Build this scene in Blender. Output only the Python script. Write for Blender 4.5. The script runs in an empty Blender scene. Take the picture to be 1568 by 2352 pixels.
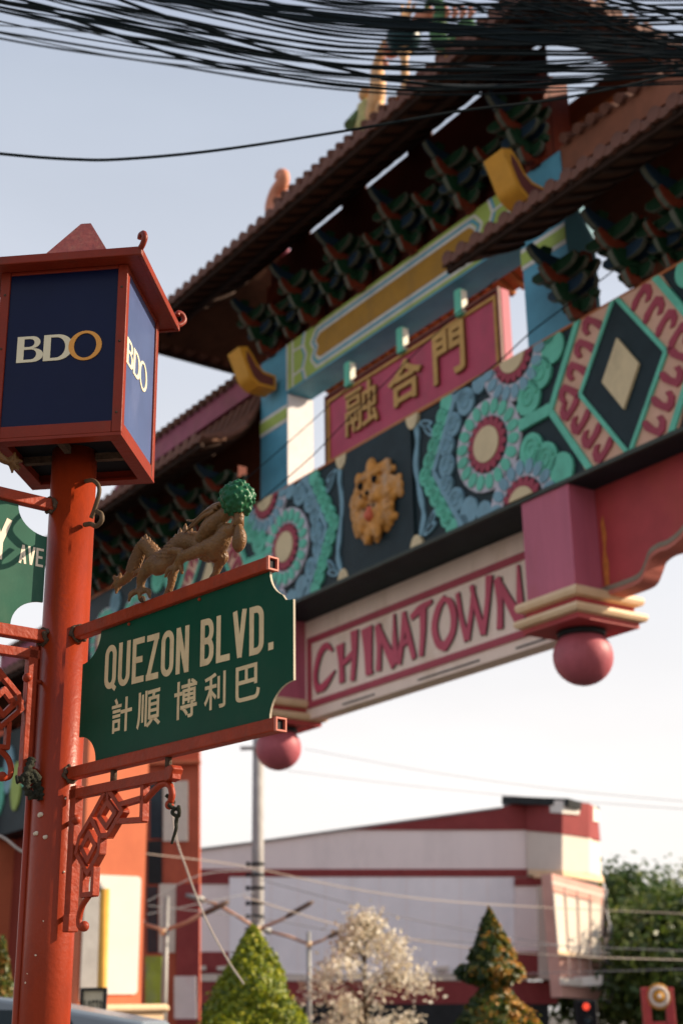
import bpy, bmesh, math, random
import numpy as np
from mathutils import Vector, Matrix, Euler
from mathutils.geometry import tessellate_polygon

random.seed(7); rng = np.random.default_rng(7)
R = math.radians
SC = bpy.context.scene
COL = SC.collection

# ------------------------------------------------------------------ camera, sky, sun, exposure
PITCH, ROLL, FPX = R(19.97), R(-0.946), 3192.0
cam = bpy.data.objects.new('camera', bpy.data.cameras.new('camera')); COL.objects.link(cam)
cam.location = (0, 0, 1.6)
_c, _s = math.cos(PITCH), math.sin(PITCH); _cr, _sr = math.cos(ROLL), math.sin(ROLL)
F_ = Vector((0, _c, _s)); U0 = Vector((0, -_s, _c)); X0 = Vector((1, 0, 0))
CX = _cr * X0 + _sr * U0; CU = -_sr * X0 + _cr * U0
cam.rotation_euler = Matrix((CX, CU, -F_)).transposed().to_euler()
cam.data.sensor_fit = 'VERTICAL'; cam.data.sensor_height = 36; cam.data.lens = FPX / 2352 * 36
cam.data.clip_start = 0.05; cam.data.clip_end = 3000
cam.data.dof.use_dof = True; cam.data.dof.focus_distance = 4.75; cam.data.dof.aperture_fstop = 2.7
SC.camera = cam
CAMP = Vector(cam.location)

SUN_AZ, SUN_EL = R(6.0), R(27.0)      # direction towards the sun, azimuth from +X counter-clockwise
sdir = Vector((math.cos(SUN_AZ) * math.cos(SUN_EL), math.sin(SUN_AZ) * math.cos(SUN_EL), math.sin(SUN_EL)))
sun = bpy.data.objects.new('sun', bpy.data.lights.new('sun', 'SUN')); COL.objects.link(sun)
sun.rotation_euler = sdir.to_track_quat('Z', 'Y').to_euler()
sun.data.energy = 5.0; sun.data.angle = R(0.6); sun.data.color = (1.0, 0.82, 0.62)

world = bpy.data.worlds.new('World'); SC.world = world; world.use_nodes = True
nt = world.node_tree; nt.nodes.clear()
out = nt.nodes.new('ShaderNodeOutputWorld'); bg = nt.nodes.new('ShaderNodeBackground')
sky = nt.nodes.new('ShaderNodeTexSky'); sky.sky_type = 'NISHITA'; sky.sun_disc = False
sky.sun_elevation = SUN_EL; sky.sun_rotation = math.pi / 2 - SUN_AZ
sky.air_density = 1.0; sky.dust_density = 3.0; sky.ozone_density = 1.5
bg.inputs['Strength'].default_value = 0.1
tc = nt.nodes.new('ShaderNodeTexCoord'); sep = nt.nodes.new('ShaderNodeSeparateXYZ')
ramp = nt.nodes.new('ShaderNodeValToRGB')       # thin bright haze and veil cloud, thickest at the horizon
el = ramp.color_ramp.elements
el[0].position = 0.0; el[0].color = (6.3, 5.9, 5.6, 1)
el[1].position = 0.78; el[1].color = (2.3, 2.7, 3.9, 1)
for p, c in ((0.16, (6.2, 5.85, 5.6)), (0.30, (5.2, 5.15, 5.25)), (0.46, (4.1, 4.3, 4.75)), (0.60, (3.2, 3.5, 4.05))):
    e = el.new(p); e.color = (*c, 1)
mp = nt.nodes.new('ShaderNodeMapping'); mp.inputs['Scale'].default_value = (1.3, 1.3, 4.0)
nz = nt.nodes.new('ShaderNodeTexNoise'); nz.inputs['Scale'].default_value = 2.2; nz.inputs['Detail'].default_value = 5
nzr = nt.nodes.new('ShaderNodeMapRange'); nzr.inputs['From Min'].default_value = 0.35; nzr.inputs['From Max'].default_value = 0.7
nzr.inputs['To Min'].default_value = 0.96; nzr.inputs['To Max'].default_value = 1.05
mul = nt.nodes.new('ShaderNodeVectorMath'); mul.operation = 'SCALE'
mix = nt.nodes.new('ShaderNodeMix'); mix.data_type = 'RGBA'; mix.inputs['Factor'].default_value = 0.85
L = nt.links.new
L(tc.outputs['Generated'], sep.inputs[0]); L(sep.outputs['Z'], ramp.inputs['Fac'])
L(tc.outputs['Generated'], mp.inputs['Vector']); L(mp.outputs[0], nz.inputs['Vector']); L(nz.outputs['Fac'], nzr.inputs['Value'])
L(ramp.outputs['Color'], mul.inputs[0]); L(nzr.outputs[0], mul.inputs['Scale'])
L(sky.outputs['Color'], mix.inputs[6]); L(mul.outputs[0], mix.inputs[7])
L(mix.outputs[2], bg.inputs['Color']); L(bg.outputs[0], out.inputs['Surface'])
SC.view_settings.view_transform = 'Standard'; SC.view_settings.look = 'None'
SC.view_settings.exposure = 0.9; SC.view_settings.gamma = 1.0; SC.view_settings.use_curve_mapping = False
SC.cycles.max_bounces = 6; SC.cycles.diffuse_bounces = 3; SC.cycles.glossy_bounces = 3

# ------------------------------------------------------------------ helpers
def at(x, y, Y):
    """point of the world seen at (x, y) of the 1568 x 2352 picture, Y metres ahead of the camera"""
    d = CX * (x - 784) + CU * (1176 - y) + F_ * FPX
    return CAMP + d * (Y / d.y)

MATS = {}
def mat(name, col, rough=0.6, var=0.12, scale=6.0, bump=0.0, bscale=40.0, metal=0.0, stain=None, stain_amt=0.0, stain_scale=3.0,
        speck=None, speck_scale=60.0, speck_th=0.08, emit=None, sheen=None, spec=0.2, streak=False, trans=0.0):
    if name in MATS: return MATS[name]
    m = bpy.data.materials.new(name); m.use_nodes = True; t = m.node_tree; b = t.nodes['Principled BSDF']
    b.inputs['Roughness'].default_value = rough; b.inputs['Metallic'].default_value = metal
    b.inputs['Specular IOR Level'].default_value = spec
    tcn = t.nodes.new('ShaderNodeTexCoord')
    n = t.nodes.new('ShaderNodeTexNoise'); n.inputs['Scale'].default_value = scale; n.inputs['Detail'].default_value = 6; n.inputs['Roughness'].default_value = 0.65
    src = tcn.outputs['Object']
    if streak:
        mpn = t.nodes.new('ShaderNodeMapping'); mpn.inputs['Scale'].default_value = (1, 1, 0.12); t.links.new(src, mpn.inputs[0]); src = mpn.outputs[0]
    t.links.new(src, n.inputs['Vector'])
    r = t.nodes.new('ShaderNodeMapRange'); r.inputs['From Min'].default_value = 0.25; r.inputs['From Max'].default_value = 0.75
    r.inputs['To Min'].default_value = 1 - var; r.inputs['To Max'].default_value = 1 + var
    t.links.new(n.outputs['Fac'], r.inputs['Value'])
    v = t.nodes.new('ShaderNodeVectorMath'); v.operation = 'SCALE'; v.inputs[0].default_value = col
    t.links.new(r.outputs[0], v.inputs['Scale']); c = v.outputs[0]
    def blend(c, fac, colr):
        mx = t.nodes.new('ShaderNodeMix'); mx.data_type = 'RGBA'; t.links.new(fac, mx.inputs['Factor']); t.links.new(c, mx.inputs[6])
        mx.inputs[7].default_value = (*colr, 1); return mx.outputs[2]
    if stain:
        n2 = t.nodes.new('ShaderNodeTexNoise'); n2.inputs['Scale'].default_value = stain_scale; n2.inputs['Detail'].default_value = 8; n2.inputs['Roughness'].default_value = 0.75
        mp2 = t.nodes.new('ShaderNodeMapping'); mp2.inputs['Location'].default_value = (3.1, 1.7, 5.3); mp2.inputs['Scale'].default_value = (1, 1, 0.45)
        t.links.new(tcn.outputs['Object'], mp2.inputs[0]); t.links.new(mp2.outputs[0], n2.inputs['Vector'])
        r2 = t.nodes.new('ShaderNodeMapRange'); r2.inputs['From Min'].default_value = 0.5; r2.inputs['From Max'].default_value = 0.78; r2.inputs['To Max'].default_value = stain_amt
        t.links.new(n2.outputs['Fac'], r2.inputs['Value']); c = blend(c, r2.outputs[0], stain)
    if speck:
        vo = t.nodes.new('ShaderNodeTexVoronoi'); vo.inputs['Scale'].default_value = speck_scale; t.links.new(tcn.outputs['Object'], vo.inputs['Vector'])
        n3 = t.nodes.new('ShaderNodeTexNoise'); n3.inputs['Scale'].default_value = speck_scale * 0.15; t.links.new(tcn.outputs['Object'], n3.inputs['Vector'])
        sb = t.nodes.new('ShaderNodeMath'); sb.operation = 'MULTIPLY_ADD'; t.links.new(n3.outputs['Fac'], sb.inputs[0]); sb.inputs[1].default_value = -0.45
        sb.inputs[2].default_value = speck_th + 0.225
        lt = t.nodes.new('ShaderNodeMath'); lt.operation = 'LESS_THAN'; t.links.new(vo.outputs['Distance'], lt.inputs[0]); 
        ad = t.nodes.new('ShaderNodeMath'); ad.operation = 'SUBTRACT'; t.links.new(sb.outputs[0], ad.inputs[0]); ad.inputs[1].default_value = 0.0
        t.links.new(ad.outputs[0], lt.inputs[1]); c = blend(c, lt.outputs[0], speck)
    t.links.new(c, b.inputs['Base Color'])
    if bump:
        n4 = t.nodes.new('ShaderNodeTexNoise'); n4.inputs['Scale'].default_value = bscale; n4.inputs['Detail'].default_value = 4
        t.links.new(tcn.outputs['Object'], n4.inputs['Vector'])
        bp = t.nodes.new('ShaderNodeBump'); bp.inputs['Strength'].default_value = bump; bp.inputs['Distance'].default_value = 0.01
        t.links.new(n4.outputs['Fac'], bp.inputs['Height']); t.links.new(bp.outputs[0], b.inputs['Normal'])
    if emit: b.inputs['Emission Color'].default_value = (*emit, 1); b.inputs['Emission Strength'].default_value = 1.5
    if trans: b.inputs['Subsurface Weight'].default_value = trans; b.inputs['Subsurface Radius'].default_value = (.05, .06, .02)
    MATS[name] = m; return m

class MB:
    def __init__(s): s.v = []; s.f = []; s.mi = []; s.sm = []
    def add(s, vs, fs, mi=0, smooth=False):
        o = len(s.v); s.v += [tuple(p) for p in vs]
        for f in fs: s.f.append(tuple(i + o for i in f)); s.mi.append(mi); s.sm.append(smooth)
        return s
    def box(s, x0, x1, y0, y1, z0, z1, mi=0, ch=0.0):
        if ch <= 0:
            v = [(x, y, z) for z in (z0, z1) for y in (y0, y1) for x in (x0, x1)]
            return s.add(v, [(0, 2, 3, 1), (4, 5, 7, 6), (0, 1, 5, 4), (2, 6, 7, 3), (0, 4, 6, 2), (1, 3, 7, 5)], mi)
        pts = []
        for sx, x in ((1, x0), (-1, x1)):
            for sy, y in ((1, y0), (-1, y1)):
                for sz, z in ((1, z0), (-1, z1)):
                    pts += [(x, y + sy * ch, z + sz * ch), (x + sx * ch, y, z + sz * ch), (x + sx * ch, y + sy * ch, z)]
        bm = bmesh.new()
        for p in pts: bm.verts.new(p)
        r = bmesh.ops.convex_hull(bm, input=bm.verts)
        bm.verts.index_update(); v = [tuple(q.co) for q in bm.verts]; f = [tuple(q.index for q in fc.verts) for fc in bm.faces]; bm.free()
        return s.add(v, f, mi)
    def prism(s, loops, y0, y1, mi=0, side=None, tf=None):
        """loops: outline (and holes) in x,z; y0 front, y1 back"""
        if loops and not isinstance(loops[0][0], (tuple, list)): loops = [loops]
        flat = [p for l in loops for p in l]
        tri = tessellate_polygon([[Vector((p[0], p[1], 0)) for p in l] for l in loops])
        n = len(flat); v = [(p[0], y0, p[1]) for p in flat] + [(p[0], y1, p[1]) for p in flat]
        if tf: v = [tf(*p) for p in v]
        s.add(v, [t for t in tri] + [tuple(reversed([i + n for i in t])) for t in tri], mi)
        fs = []; o = 0
        for l in loops:
            k = len(l)
            for i in range(k):
                a, b = o + i, o + (i + 1) % k; fs.append((a, b, b + n, a + n))
            o += k
        s.add(v, fs, mi if side is None else side); return s
    def tube(s, path, r, n=8, mi=0, caps=True, flat=None, smooth=True):
        path = [Vector(p) for p in path]; m = len(path)
        rr = r if isinstance(r, (list, tuple)) else [r] * m
        T = []
        for i in range(m):
            t = path[min(i + 1, m - 1)] - path[max(i - 1, 0)]; T.append(t.normalized())
        ref = Vector((0, 0, 1)) if abs(T[0].z) < 0.9 else Vector((0, 1, 0))
        a = T[0].cross(ref).normalized(); vs = []
        for i in range(m):
            a = (a - T[i] * a.dot(T[i])).normalized(); b = T[i].cross(a)
            for k in range(n):
                th = 2 * math.pi * (k + 0.5) / n
                vs.append(path[i] + (a * math.cos(th) + b * math.sin(th) * (flat or 1)) * rr[i])
        fs = [(i * n + k, i * n + (k + 1) % n, (i + 1) * n + (k + 1) % n, (i + 1) * n + k) for i in range(m - 1) for k in range(n)]
        s.add(vs, fs, mi, smooth)
        if caps: s.add(vs[:n], [tuple(range(n))[::-1]], mi); s.add(vs[-n:], [tuple(range(n))], mi)
        return s
    def bar(s, path, w, y0, y1, mi=0):
        """flat bar following a path in x,z, width w"""
        for i in range(len(path) - 1):
            a, b = Vector((*path[i],)), Vector((*path[i + 1],)); d = (b - a).normalized(); nrm = Vector((-d.y, d.x)) * w / 2
            e = d * w * 0.35; q = (0.0006 * (i % 3))
            s.prism([tuple(a - e + nrm), tuple(b + e + nrm), tuple(b + e - nrm), tuple(a - e - nrm)], y0 - q, y1 + q, mi)
        return s
    def lathe(s, prof, c=(0, 0, 0), n=20, mi=0, axis='z', smooth=True, sx=1, sy=1):
        vs = []; m = len(prof)
        for r, z in prof:
            for k in range(n):
                th = 2 * math.pi * k / n; p = (r * math.cos(th) * sx, r * math.sin(th) * sy, z)
                if axis == 'y': p = (p[0], -p[2], p[1])
                vs.append((p[0] + c[0], p[1] + c[1], p[2] + c[2]))
        s.add(vs, [(i * n + k, i * n + (k + 1) % n, (i + 1) * n + (k + 1) % n, (i + 1) * n + k) for i in range(m - 1) for k in range(n)], mi, smooth)
        return s.add(vs[:n], [tuple(range(n))[::-1]], mi).add(vs[-n:], [tuple(range(n))], mi)
    def ball(s, c, r, n=12, mi=0, sx=1, sy=1, sz=1):
        m = max(5, n // 2 + 1)
        prof = [(max(1e-4, r * math.sin(math.pi * i / m)), -r * math.cos(math.pi * i / m) * sz) for i in range(m + 1)]
        return s.lathe(prof, c, n, mi, sx=sx, sy=sy)
    def data(s, name, mats):
        me = bpy.data.meshes.new(name); me.from_pydata(s.v, [], s.f)
        for m in (mats if isinstance(mats, (list, tuple)) else [mats]): me.materials.append(m)
        me.polygons.foreach_set('material_index', s.mi); me.polygons.foreach_set('use_smooth', s.sm)
        me.update(); return me

def link(name, me, parent=None, loc=(0, 0, 0), rot=(0, 0, 0), scale=(1, 1, 1)):
    o = bpy.data.objects.new(name, me); COL.objects.link(o); o.location = loc; o.rotation_euler = rot; o.scale = scale
    if parent: o.parent = parent
    return o
def fixn(me):
    bm = bmesh.new(); bm.from_mesh(me); bmesh.ops.remove_doubles(bm, verts=bm.verts, dist=1e-5); bmesh.ops.recalc_face_normals(bm, faces=bm.faces); bm.to_mesh(me); bm.free(); return me
def obj(name, mb, mats, parent=None, loc=(0, 0, 0), rot=(0, 0, 0), fix=True):
    me = mb.data(name, mats)
    if fix: fixn(me)
    return link(name, me, parent, loc, rot)
def tag(o, label, cat, group=None):
    o['label'] = label; o['category'] = cat
    if group: o['group'] = group
    return o
def thing(name, label, cat, loc=(0, 0, 0), rotz=0, group=None):
    o = bpy.data.objects.new(name, None); COL.objects.link(o); o.empty_display_size = 0.1
    o.location = loc; o.rotation_euler = (0, 0, rotz); return tag(o, label, cat, group)
def struct(o): o['kind'] = 'structure'; return o
def stuff(o): o['kind'] = 'stuff'; return o
def bevel(o, w=0.003, seg=2):
    m = o.modifiers.new('bevel', 'BEVEL'); m.width = w; m.segments = seg; m.limit_method = 'ANGLE'; m.angle_limit = R(40); return o
def arc(cx, cy, rx, ry, a0, a1, n=10):
    return [(cx + rx * math.cos(R(a0 + (a1 - a0) * i / n)), cy + ry * math.sin(R(a0 + (a1 - a0) * i / n))) for i in range(n + 1)]
def spline(pts, n=6):
    """Catmull-Rom through points of any dimension"""
    P = [np.array(p, float) for p in pts]; P = [2 * P[0] - P[1]] + P + [2 * P[-1] - P[-2]]; o = []
    for i in range(1, len(P) - 2):
        for k in range(n):
            t = k / n; a, b, c, d = P[i - 1:i + 3]
            o.append(0.5 * (2 * b + (c - a) * t + (2 * a - 5 * b + 4 * c - d) * t * t + (3 * b - a - 3 * c + d) * t ** 3))
    o.append(P[-2]); return [tuple(float(v) for v in q) for q in o]

# ------------------------------------------------------------------ materials
M_pole = mat('orange_red_paint', (0.245, 0.027, 0.006), 0.36, 0.15, 5, 0.14, 60, stain=(0.09, 0.016, 0.010), stain_amt=0.6, stain_scale=4, speck=(0.40, 0.20, 0.14), speck_scale=40, speck_th=-0.045, spec=0.22, streak=True)
M_bar = mat('worn_red_bar_paint', (0.25, 0.028, 0.007), 0.48, 0.28, 12, 0.3, 50, stain=(0.10, 0.03, 0.02), stain_amt=0.75, stain_scale=9, speck=(0.05, 0.03, 0.02), speck_scale=70, speck_th=0.02)
M_lred = mat('lantern_red_paint', (0.19, 0.021, 0.008), 0.45, 0.16, 8, 0.15, 50, stain=(0.09, 0.035, 0.02), stain_amt=0.7, stain_scale=7)
M_weld = mat('dirty_weld', (0.07, 0.045, 0.03), 0.9, 0.4, 40, 0.8, 120)
M_black = mat('black_inside', (0.006, 0.006, 0.008), 0.7, 0.3)
M_green = mat('sign_green', (0.0022, 0.052, 0.028), 0.42, 0.15, 4, 0.03, 6, stain=(0.02, 0.06, 0.035), stain_amt=0.5, stain_scale=6, speck=(0.30, 0.36, 0.28), speck_scale=22, speck_th=-0.035, spec=0.10)
M_edge = mat('pale_sheet_edge', (0.36, 0.32, 0.24), 0.6, 0.2)
M_cream = mat('aged_cream_vinyl', (0.60, 0.47, 0.27), 0.55, 0.14, 12, stain=(0.30, 0.21, 0.10), stain_amt=0.6, stain_scale=16, speck=(0.16, 0.13, 0.07), speck_scale=110, speck_th=0.0)
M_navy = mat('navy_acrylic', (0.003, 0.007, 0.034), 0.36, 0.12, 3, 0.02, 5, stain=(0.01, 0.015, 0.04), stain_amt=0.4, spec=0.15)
M_navysheen = mat('navy_acrylic_painted_sheen', (0.06, 0.09, 0.20), 0.30, 0.2, 2.5, 0.03, 5, stain=(0.16, 0.19, 0.34), stain_amt=0.8, stain_scale=2.5, spec=0.7)  # paler navy: sun sheen and sky reflection painted into the right panel's colour
M_lcream = mat('lantern_cream_letter', (0.66, 0.60, 0.42), 0.4, 0.06)
M_lgold = mat('lantern_gold_letter', (0.66, 0.30, 0.06), 0.4, 0.08)
M_dragon = mat('dull_gold_paint', (0.14, 0.070, 0.024), 0.34, 0.30, 30, 0.5, 120, stain=(0.05, 0.035, 0.018), stain_amt=0.8, stain_scale=18, spec=0.25)
M_ball = mat('green_glaze', (0.005, 0.075, 0.028), 0.45, 0.35, 25, 0.15, 60, stain=(0.05, 0.09, 0.015), stain_amt=0.4, stain_scale=20, spec=0.22)
M_rope = mat('dark_rope', (0.03, 0.032, 0.022), 0.95, 0.4, 60, 0.9, 200)
M_hook = mat('rusty_hook', (0.09, 0.06, 0.035), 0.7, 0.3, 30, 0.3)
M_cable = mat('black_cable', (0.003, 0.008, 0.010), 0.7, 0.3, 3, spec=0.12)
M_cableg = mat('grey_cable', (0.08, 0.10, 0.11), 0.6, 0.3, 3)
# gate
M_gblack = mat('frieze_black', (0.012, 0.026, 0.032), 0.6, 0.3, 3, stain=(0.03, 0.045, 0.05), stain_amt=0.6)
M_mint = mat('frieze_mint', (0.135, 0.51, 0.37), 0.6, 0.16, 5, 0.2, 20, stain=(0.07, 0.075, 0.065), stain_amt=0.45, stain_scale=1.6)
M_fblue = mat('frieze_grey_blue', (0.19, 0.35, 0.43), 0.6, 0.16, 5, 0.2, 20, stain=(0.07, 0.075, 0.065), stain_amt=0.45, stain_scale=1.6)
M_lav = mat('frieze_pale_lavender', (0.52, 0.50, 0.56), 0.6, 0.10, 5, stain=(0.07, 0.075, 0.065), stain_amt=0.45, stain_scale=1.6)
M_maroon = mat('frieze_maroon', (0.34, 0.055, 0.085), 0.6, 0.16, 5, stain=(0.07, 0.075, 0.065), stain_amt=0.45, stain_scale=1.6)
M_fcream = mat('frieze_cream', (0.66, 0.53, 0.32), 0.6, 0.08, 5, stain=(0.07, 0.075, 0.065), stain_amt=0.45, stain_scale=1.6)
M_pink = mat('frieze_pink', (0.66, 0.40, 0.29), 0.6, 0.10, 5, stain=(0.5, 0.28, 0.12), stain_amt=0.5)
M_gblue = mat('pillar_blue', (0.10, 0.33, 0.46), 0.55, 0.12, 3, stain=(0.05, 0.17, 0.27), stain_amt=0.5, stain_scale=1.2)
M_pwhite = mat('pillar_white', (0.76, 0.74, 0.74), 0.7, 0.06, 5, 0.15, 25, stain=(0.5, 0.47, 0.44), stain_amt=0.4)
M_lgreen = mat('lintel_green', (0.34, 0.44, 0.10), 0.6, 0.10, 4, stain=(0.07, 0.075, 0.065), stain_amt=0.45, stain_scale=1.6)
M_lwhite = mat('lintel_white', (0.62, 0.60, 0.55), 0.6, 0.08, 4, stain=(0.07, 0.075, 0.065), stain_amt=0.45, stain_scale=1.6)
M_ochre = mat('lintel_ochre', (0.36, 0.185, 0.022), 0.55, 0.16, 3, stain=(0.07, 0.075, 0.065), stain_amt=0.45, stain_scale=1.6)
M_plaque = mat('plaque_crimson', (0.46, 0.065, 0.12), 0.5, 0.14, 3, stain=(0.07, 0.075, 0.065), stain_amt=0.45, stain_scale=1.6)
M_gold = mat('old_gold', (0.46, 0.25, 0.06), 0.45, 0.2, 10)
M_golde = mat('yellow_corbel', (0.62, 0.30, 0.035), 0.5, 0.14, 5)
M_corb = mat('corbel_maroon', (0.15, 0.045, 0.04), 0.6, 0.15, 5)
M_gred = mat('gate_red', (0.40, 0.055, 0.06), 0.55, 0.16, 2.5, stain=(0.38, 0.10, 0.03), stain_amt=0.55, stain_scale=1.0)
M_pinkred = mat('faded_pink_red', (0.47, 0.125, 0.185), 0.55, 0.16, 3.5, 0.15, 14, stain=(0.36, 0.085, 0.05), stain_amt=0.8, stain_scale=1.6, streak=True)
M_board = mat('board_pink_cream', (0.86, 0.68, 0.57), 0.6, 0.07, 2, stain=(0.50, 0.34, 0.20), stain_amt=0.65, stain_scale=1.8, streak=True)
M_mould = mat('moulding_cream', (0.74, 0.53, 0.33), 0.55, 0.1, 3, stain=(0.60, 0.36, 0.15), stain_amt=0.4)
M_letside = mat('letter_dark_side', (0.02, 0.035, 0.03), 0.6, 0.2)
M_tile = mat('roof_tile_clay', (0.14, 0.062, 0.043), 0.75, 0.35, 3, 0.3, 30, stain=(0.10, 0.06, 0.045), stain_amt=0.8, stain_scale=2)
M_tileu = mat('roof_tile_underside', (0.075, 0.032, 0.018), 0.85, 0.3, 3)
M_ridge = mat('ridge_plum', (0.30, 0.085, 0.13), 0.7, 0.25, 4, stain=(0.22, 0.12, 0.08), stain_amt=0.7)
M_soff = mat('soffit_dark_wood', (0.030, 0.015, 0.010), 0.85, 0.35, 3)
M_bred = mat('bracket_red', (0.16, 0.028, 0.012), 0.6, 0.2, 6)
M_bgreen = mat('bracket_green', (0.009, 0.040, 0.017), 0.6, 0.2, 6)
M_bblue = mat('bracket_blue', (0.012, 0.032, 0.058), 0.6, 0.2, 6)
M_bcream = mat('bracket_cream_edge', (0.10, 0.11, 0.085), 0.6, 0.2, 6)
M_fig1 = mat('figure_terracotta', (0.55, 0.22, 0.13), 0.6, 0.2, 8)
M_fig2 = mat('figure_yellow_green', (0.40, 0.36, 0.14), 0.6, 0.25, 8)
M_fig3 = mat('figure_gold', (0.62, 0.36, 0.17), 0.55, 0.25, 8)
# street behind
M_wwhite = mat('wall_pale_lavender', (0.84, 0.73, 0.70), 0.8, 0.05, 1.2, stain=(0.62, 0.54, 0.52), stain_amt=0.6, stain_scale=0.5, streak=True)
M_wpanel = mat('panel_pale_blue_white', (0.86, 0.82, 0.83), 0.7, 0.05, 0.7, stain=(0.55, 0.54, 0.56), stain_amt=0.5, stain_scale=0.35)
M_wcream = mat('wall_cream', (0.66, 0.58, 0.50), 0.8, 0.05, 1.2)
M_wmar = mat('wall_maroon', (0.24, 0.045, 0.045), 0.8, 0.14, 1.5, stain=(0.30, 0.08, 0.07), stain_amt=0.5)
M_orange = mat('wall_orange', (0.56, 0.155, 0.075), 0.75, 0.10, 1.5, stain=(0.40, 0.09, 0.05), stain_amt=0.5, stain_scale=0.8)
M_grey = mat('concrete_grey', (0.34, 0.33, 0.32), 0.85, 0.14, 4, 0.2, 20, stain=(0.2, 0.19, 0.18), stain_amt=0.6)
M_dark = mat('dark_void', (0.015, 0.018, 0.02), 0.5, 0.4, 2)
M_glassd = mat('dark_window_glass', (0.02, 0.035, 0.045), 0.15, 0.3, 2)
M_asph = mat('asphalt', (0.05, 0.05, 0.052), 0.9, 0.25, 3, 0.3, 60)
M_pave = mat('pavement', (0.20, 0.185, 0.17), 0.9, 0.15, 2, 0.2, 30)
M_paint = mat('road_paint', (0.72, 0.70, 0.64), 0.7, 0.12, 4)
M_bark = mat('bark', (0.10, 0.075, 0.05), 0.9, 0.3, 8, 0.5, 30)
M_ywood = mat('yellow_post', (0.62, 0.33, 0.06), 0.55, 0.12, 5)
M_panelw = mat('white_wall_panel', (0.72, 0.68, 0.62), 0.7, 0.05, 2)
M_steel = mat('galvanised_pole', (0.26, 0.26, 0.25), 0.55, 0.2, 4, metal=0.3)
M_paleline = mat('pale_service_wire', (0.42, 0.36, 0.31), 0.7, 0.1)
M_greyline = mat('grey_service_wire', (0.22, 0.22, 0.23), 0.7, 0.1)

# ------------------------------------------------------------------ ground
def sheet(name, x0, x1, y0, y1, z, m):
    return struct(obj(name, MB().add([(x0, y0, z), (x1, y0, z), (x1, y1, z), (x0, y1, z)], [(0, 1, 2, 3)]), m, fix=False))
sheet('ground', -900, 900, -300, 1500, -0.004, mat('bare_ground', (0.085, 0.078, 0.068), 0.95, 0.25, 1, 0.2, 20))
sheet('road', -60, 60, 6.8, 58, 0.004, M_asph)
for k in range(14):
    struct(obj('road_marking', MB().add([(-56 + k * 8, 30, .008), (-53 + k * 8, 30, .008), (-53 + k * 8, 30.15, .008), (-56 + k * 8, 30.15, .008)], [(0, 1, 2, 3)]), M_paint, fix=False))
struct(obj('pavement', MB().box(-60, 60, -6, 6.6, 0, 0.12), M_pave))
struct(obj('kerb', MB().box(-60, 60, 6.6, 6.8, 0, 0.13), M_grey))

# ------------------------------------------------------------------ the gate
GO = (2.26872, 15.40825, 0); GROT = R(-55.37); UC = -3.1
gate = thing('chinatown_gate', 'large painted ceremonial gate with tiled roofs, blue pillars and patterned frieze across the street', 'gate', GO, GROT)
g = gate
# --- frieze beam with its painted relief
ZF0, ZF1 = 7.33, 9.24
obj('frieze_beam', MB().box(-13.0, 6.8, 0.02, 0.86, ZF0, ZF1), M_gblack, g)
obj('frieze_top_strip', MB().box(-13.0, 6.8, 0.0, 0.9, ZF1, ZF1 + 0.035), mat('frieze_edge_orange', (0.42, 0.14, 0.05), 0.6, 0.2), g)
obj('frieze_bottom_strip', MB().box(-13.0, 6.8, -0.03, 0.02, ZF0, ZF0 + 0.05), mat('frieze_edge_dark', (0.05, 0.06, 0.05), 0.6, 0.2), g)

def clipz(poly):
    """clip a polygon (x,z) to the frieze height"""
    for zz, sgn in ((ZF0 + 0.052, 1), (ZF1 - 0.002, -1)):
        o = []
        for i in range(len(poly)):
            a, b = poly[i], poly[(i + 1) % len(poly)]; da, db = (a[1] - zz) * sgn, (b[1] - zz) * sgn
            if da >= 0: o.append(a)
            if da * db < 0: t = da / (da - db); o.append((a[0] + (b[0] - a[0]) * t, a[1] + (b[1] - a[1]) * t))
        poly = o
        if len(poly) < 3: return None
    return poly
def ell(cx, cz, rx, rz=None, n=28): rz = rz or rx; return [(cx + rx * math.cos(2 * math.pi * k / n), cz + rz * math.sin(2 * math.pi * k / n)) for k in range(n)]
def relief(name, poly, m, d, parent=None, lab=None):
    poly = clipz(poly)
    if not poly: return None
    o = obj(name, MB().prism(poly, 0.02 - d, 0.02 - d + max(d, 0.012) * 0.98), m, parent or g); return o
def strokepoly(path, w):
    L_, R_ = [], []
    for i, p in enumerate(path):
        a = np.array(path[max(i - 1, 0)]); b = np.array(path[min(i + 1, len(path) - 1)]); t = (b - a) / (np.linalg.norm(b - a) + 1e-9)
        ww = w[i] if isinstance(w, (list, tuple)) else w
        n = np.array([-t[1], t[0]]) * ww / 2; L_.append(tuple(np.array(p) + n)); R_.append(tuple(np.array(p) - n))
    return L_ + R_[::-1]
def rosette(cx, cz, r, outer, npet=18):
    base = relief('rosette', ell(cx, cz, r), M_lav, 0.035)
    for k in range(npet):
        a = 2 * math.pi * (k + .5) / npet; rr = r * 0.80
        relief('petal', [(cx + rr * math.cos(a) + p[0] * math.cos(a) - p[1] * math.sin(a), cz + rr * math.sin(a) + p[0] * math.sin(a) + p[1] * math.cos(a)) for p in ell(0, 0, r * 0.165, r * 0.115, 12)], outer, 0.055, base)
    relief('maroon_ring', ell(cx, cz, r * 0.60), M_gblack, 0.045, base)
    for k in range(npet):
        a = 2 * math.pi * (k + .5) / npet; rr = r * 0.47
        relief('petal', [(cx + rr * math.cos(a) + p[0] * math.cos(a) - p[1] * math.sin(a), cz + rr * math.sin(a) + p[0] * math.sin(a) + p[1] * math.cos(a)) for p in ell(0, 0, r * 0.13, r * 0.080, 12)], M_maroon, 0.06, base)
    relief('seed_disc', ell(cx, cz, r * 0.385), M_fcream, 0.075, base)
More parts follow.
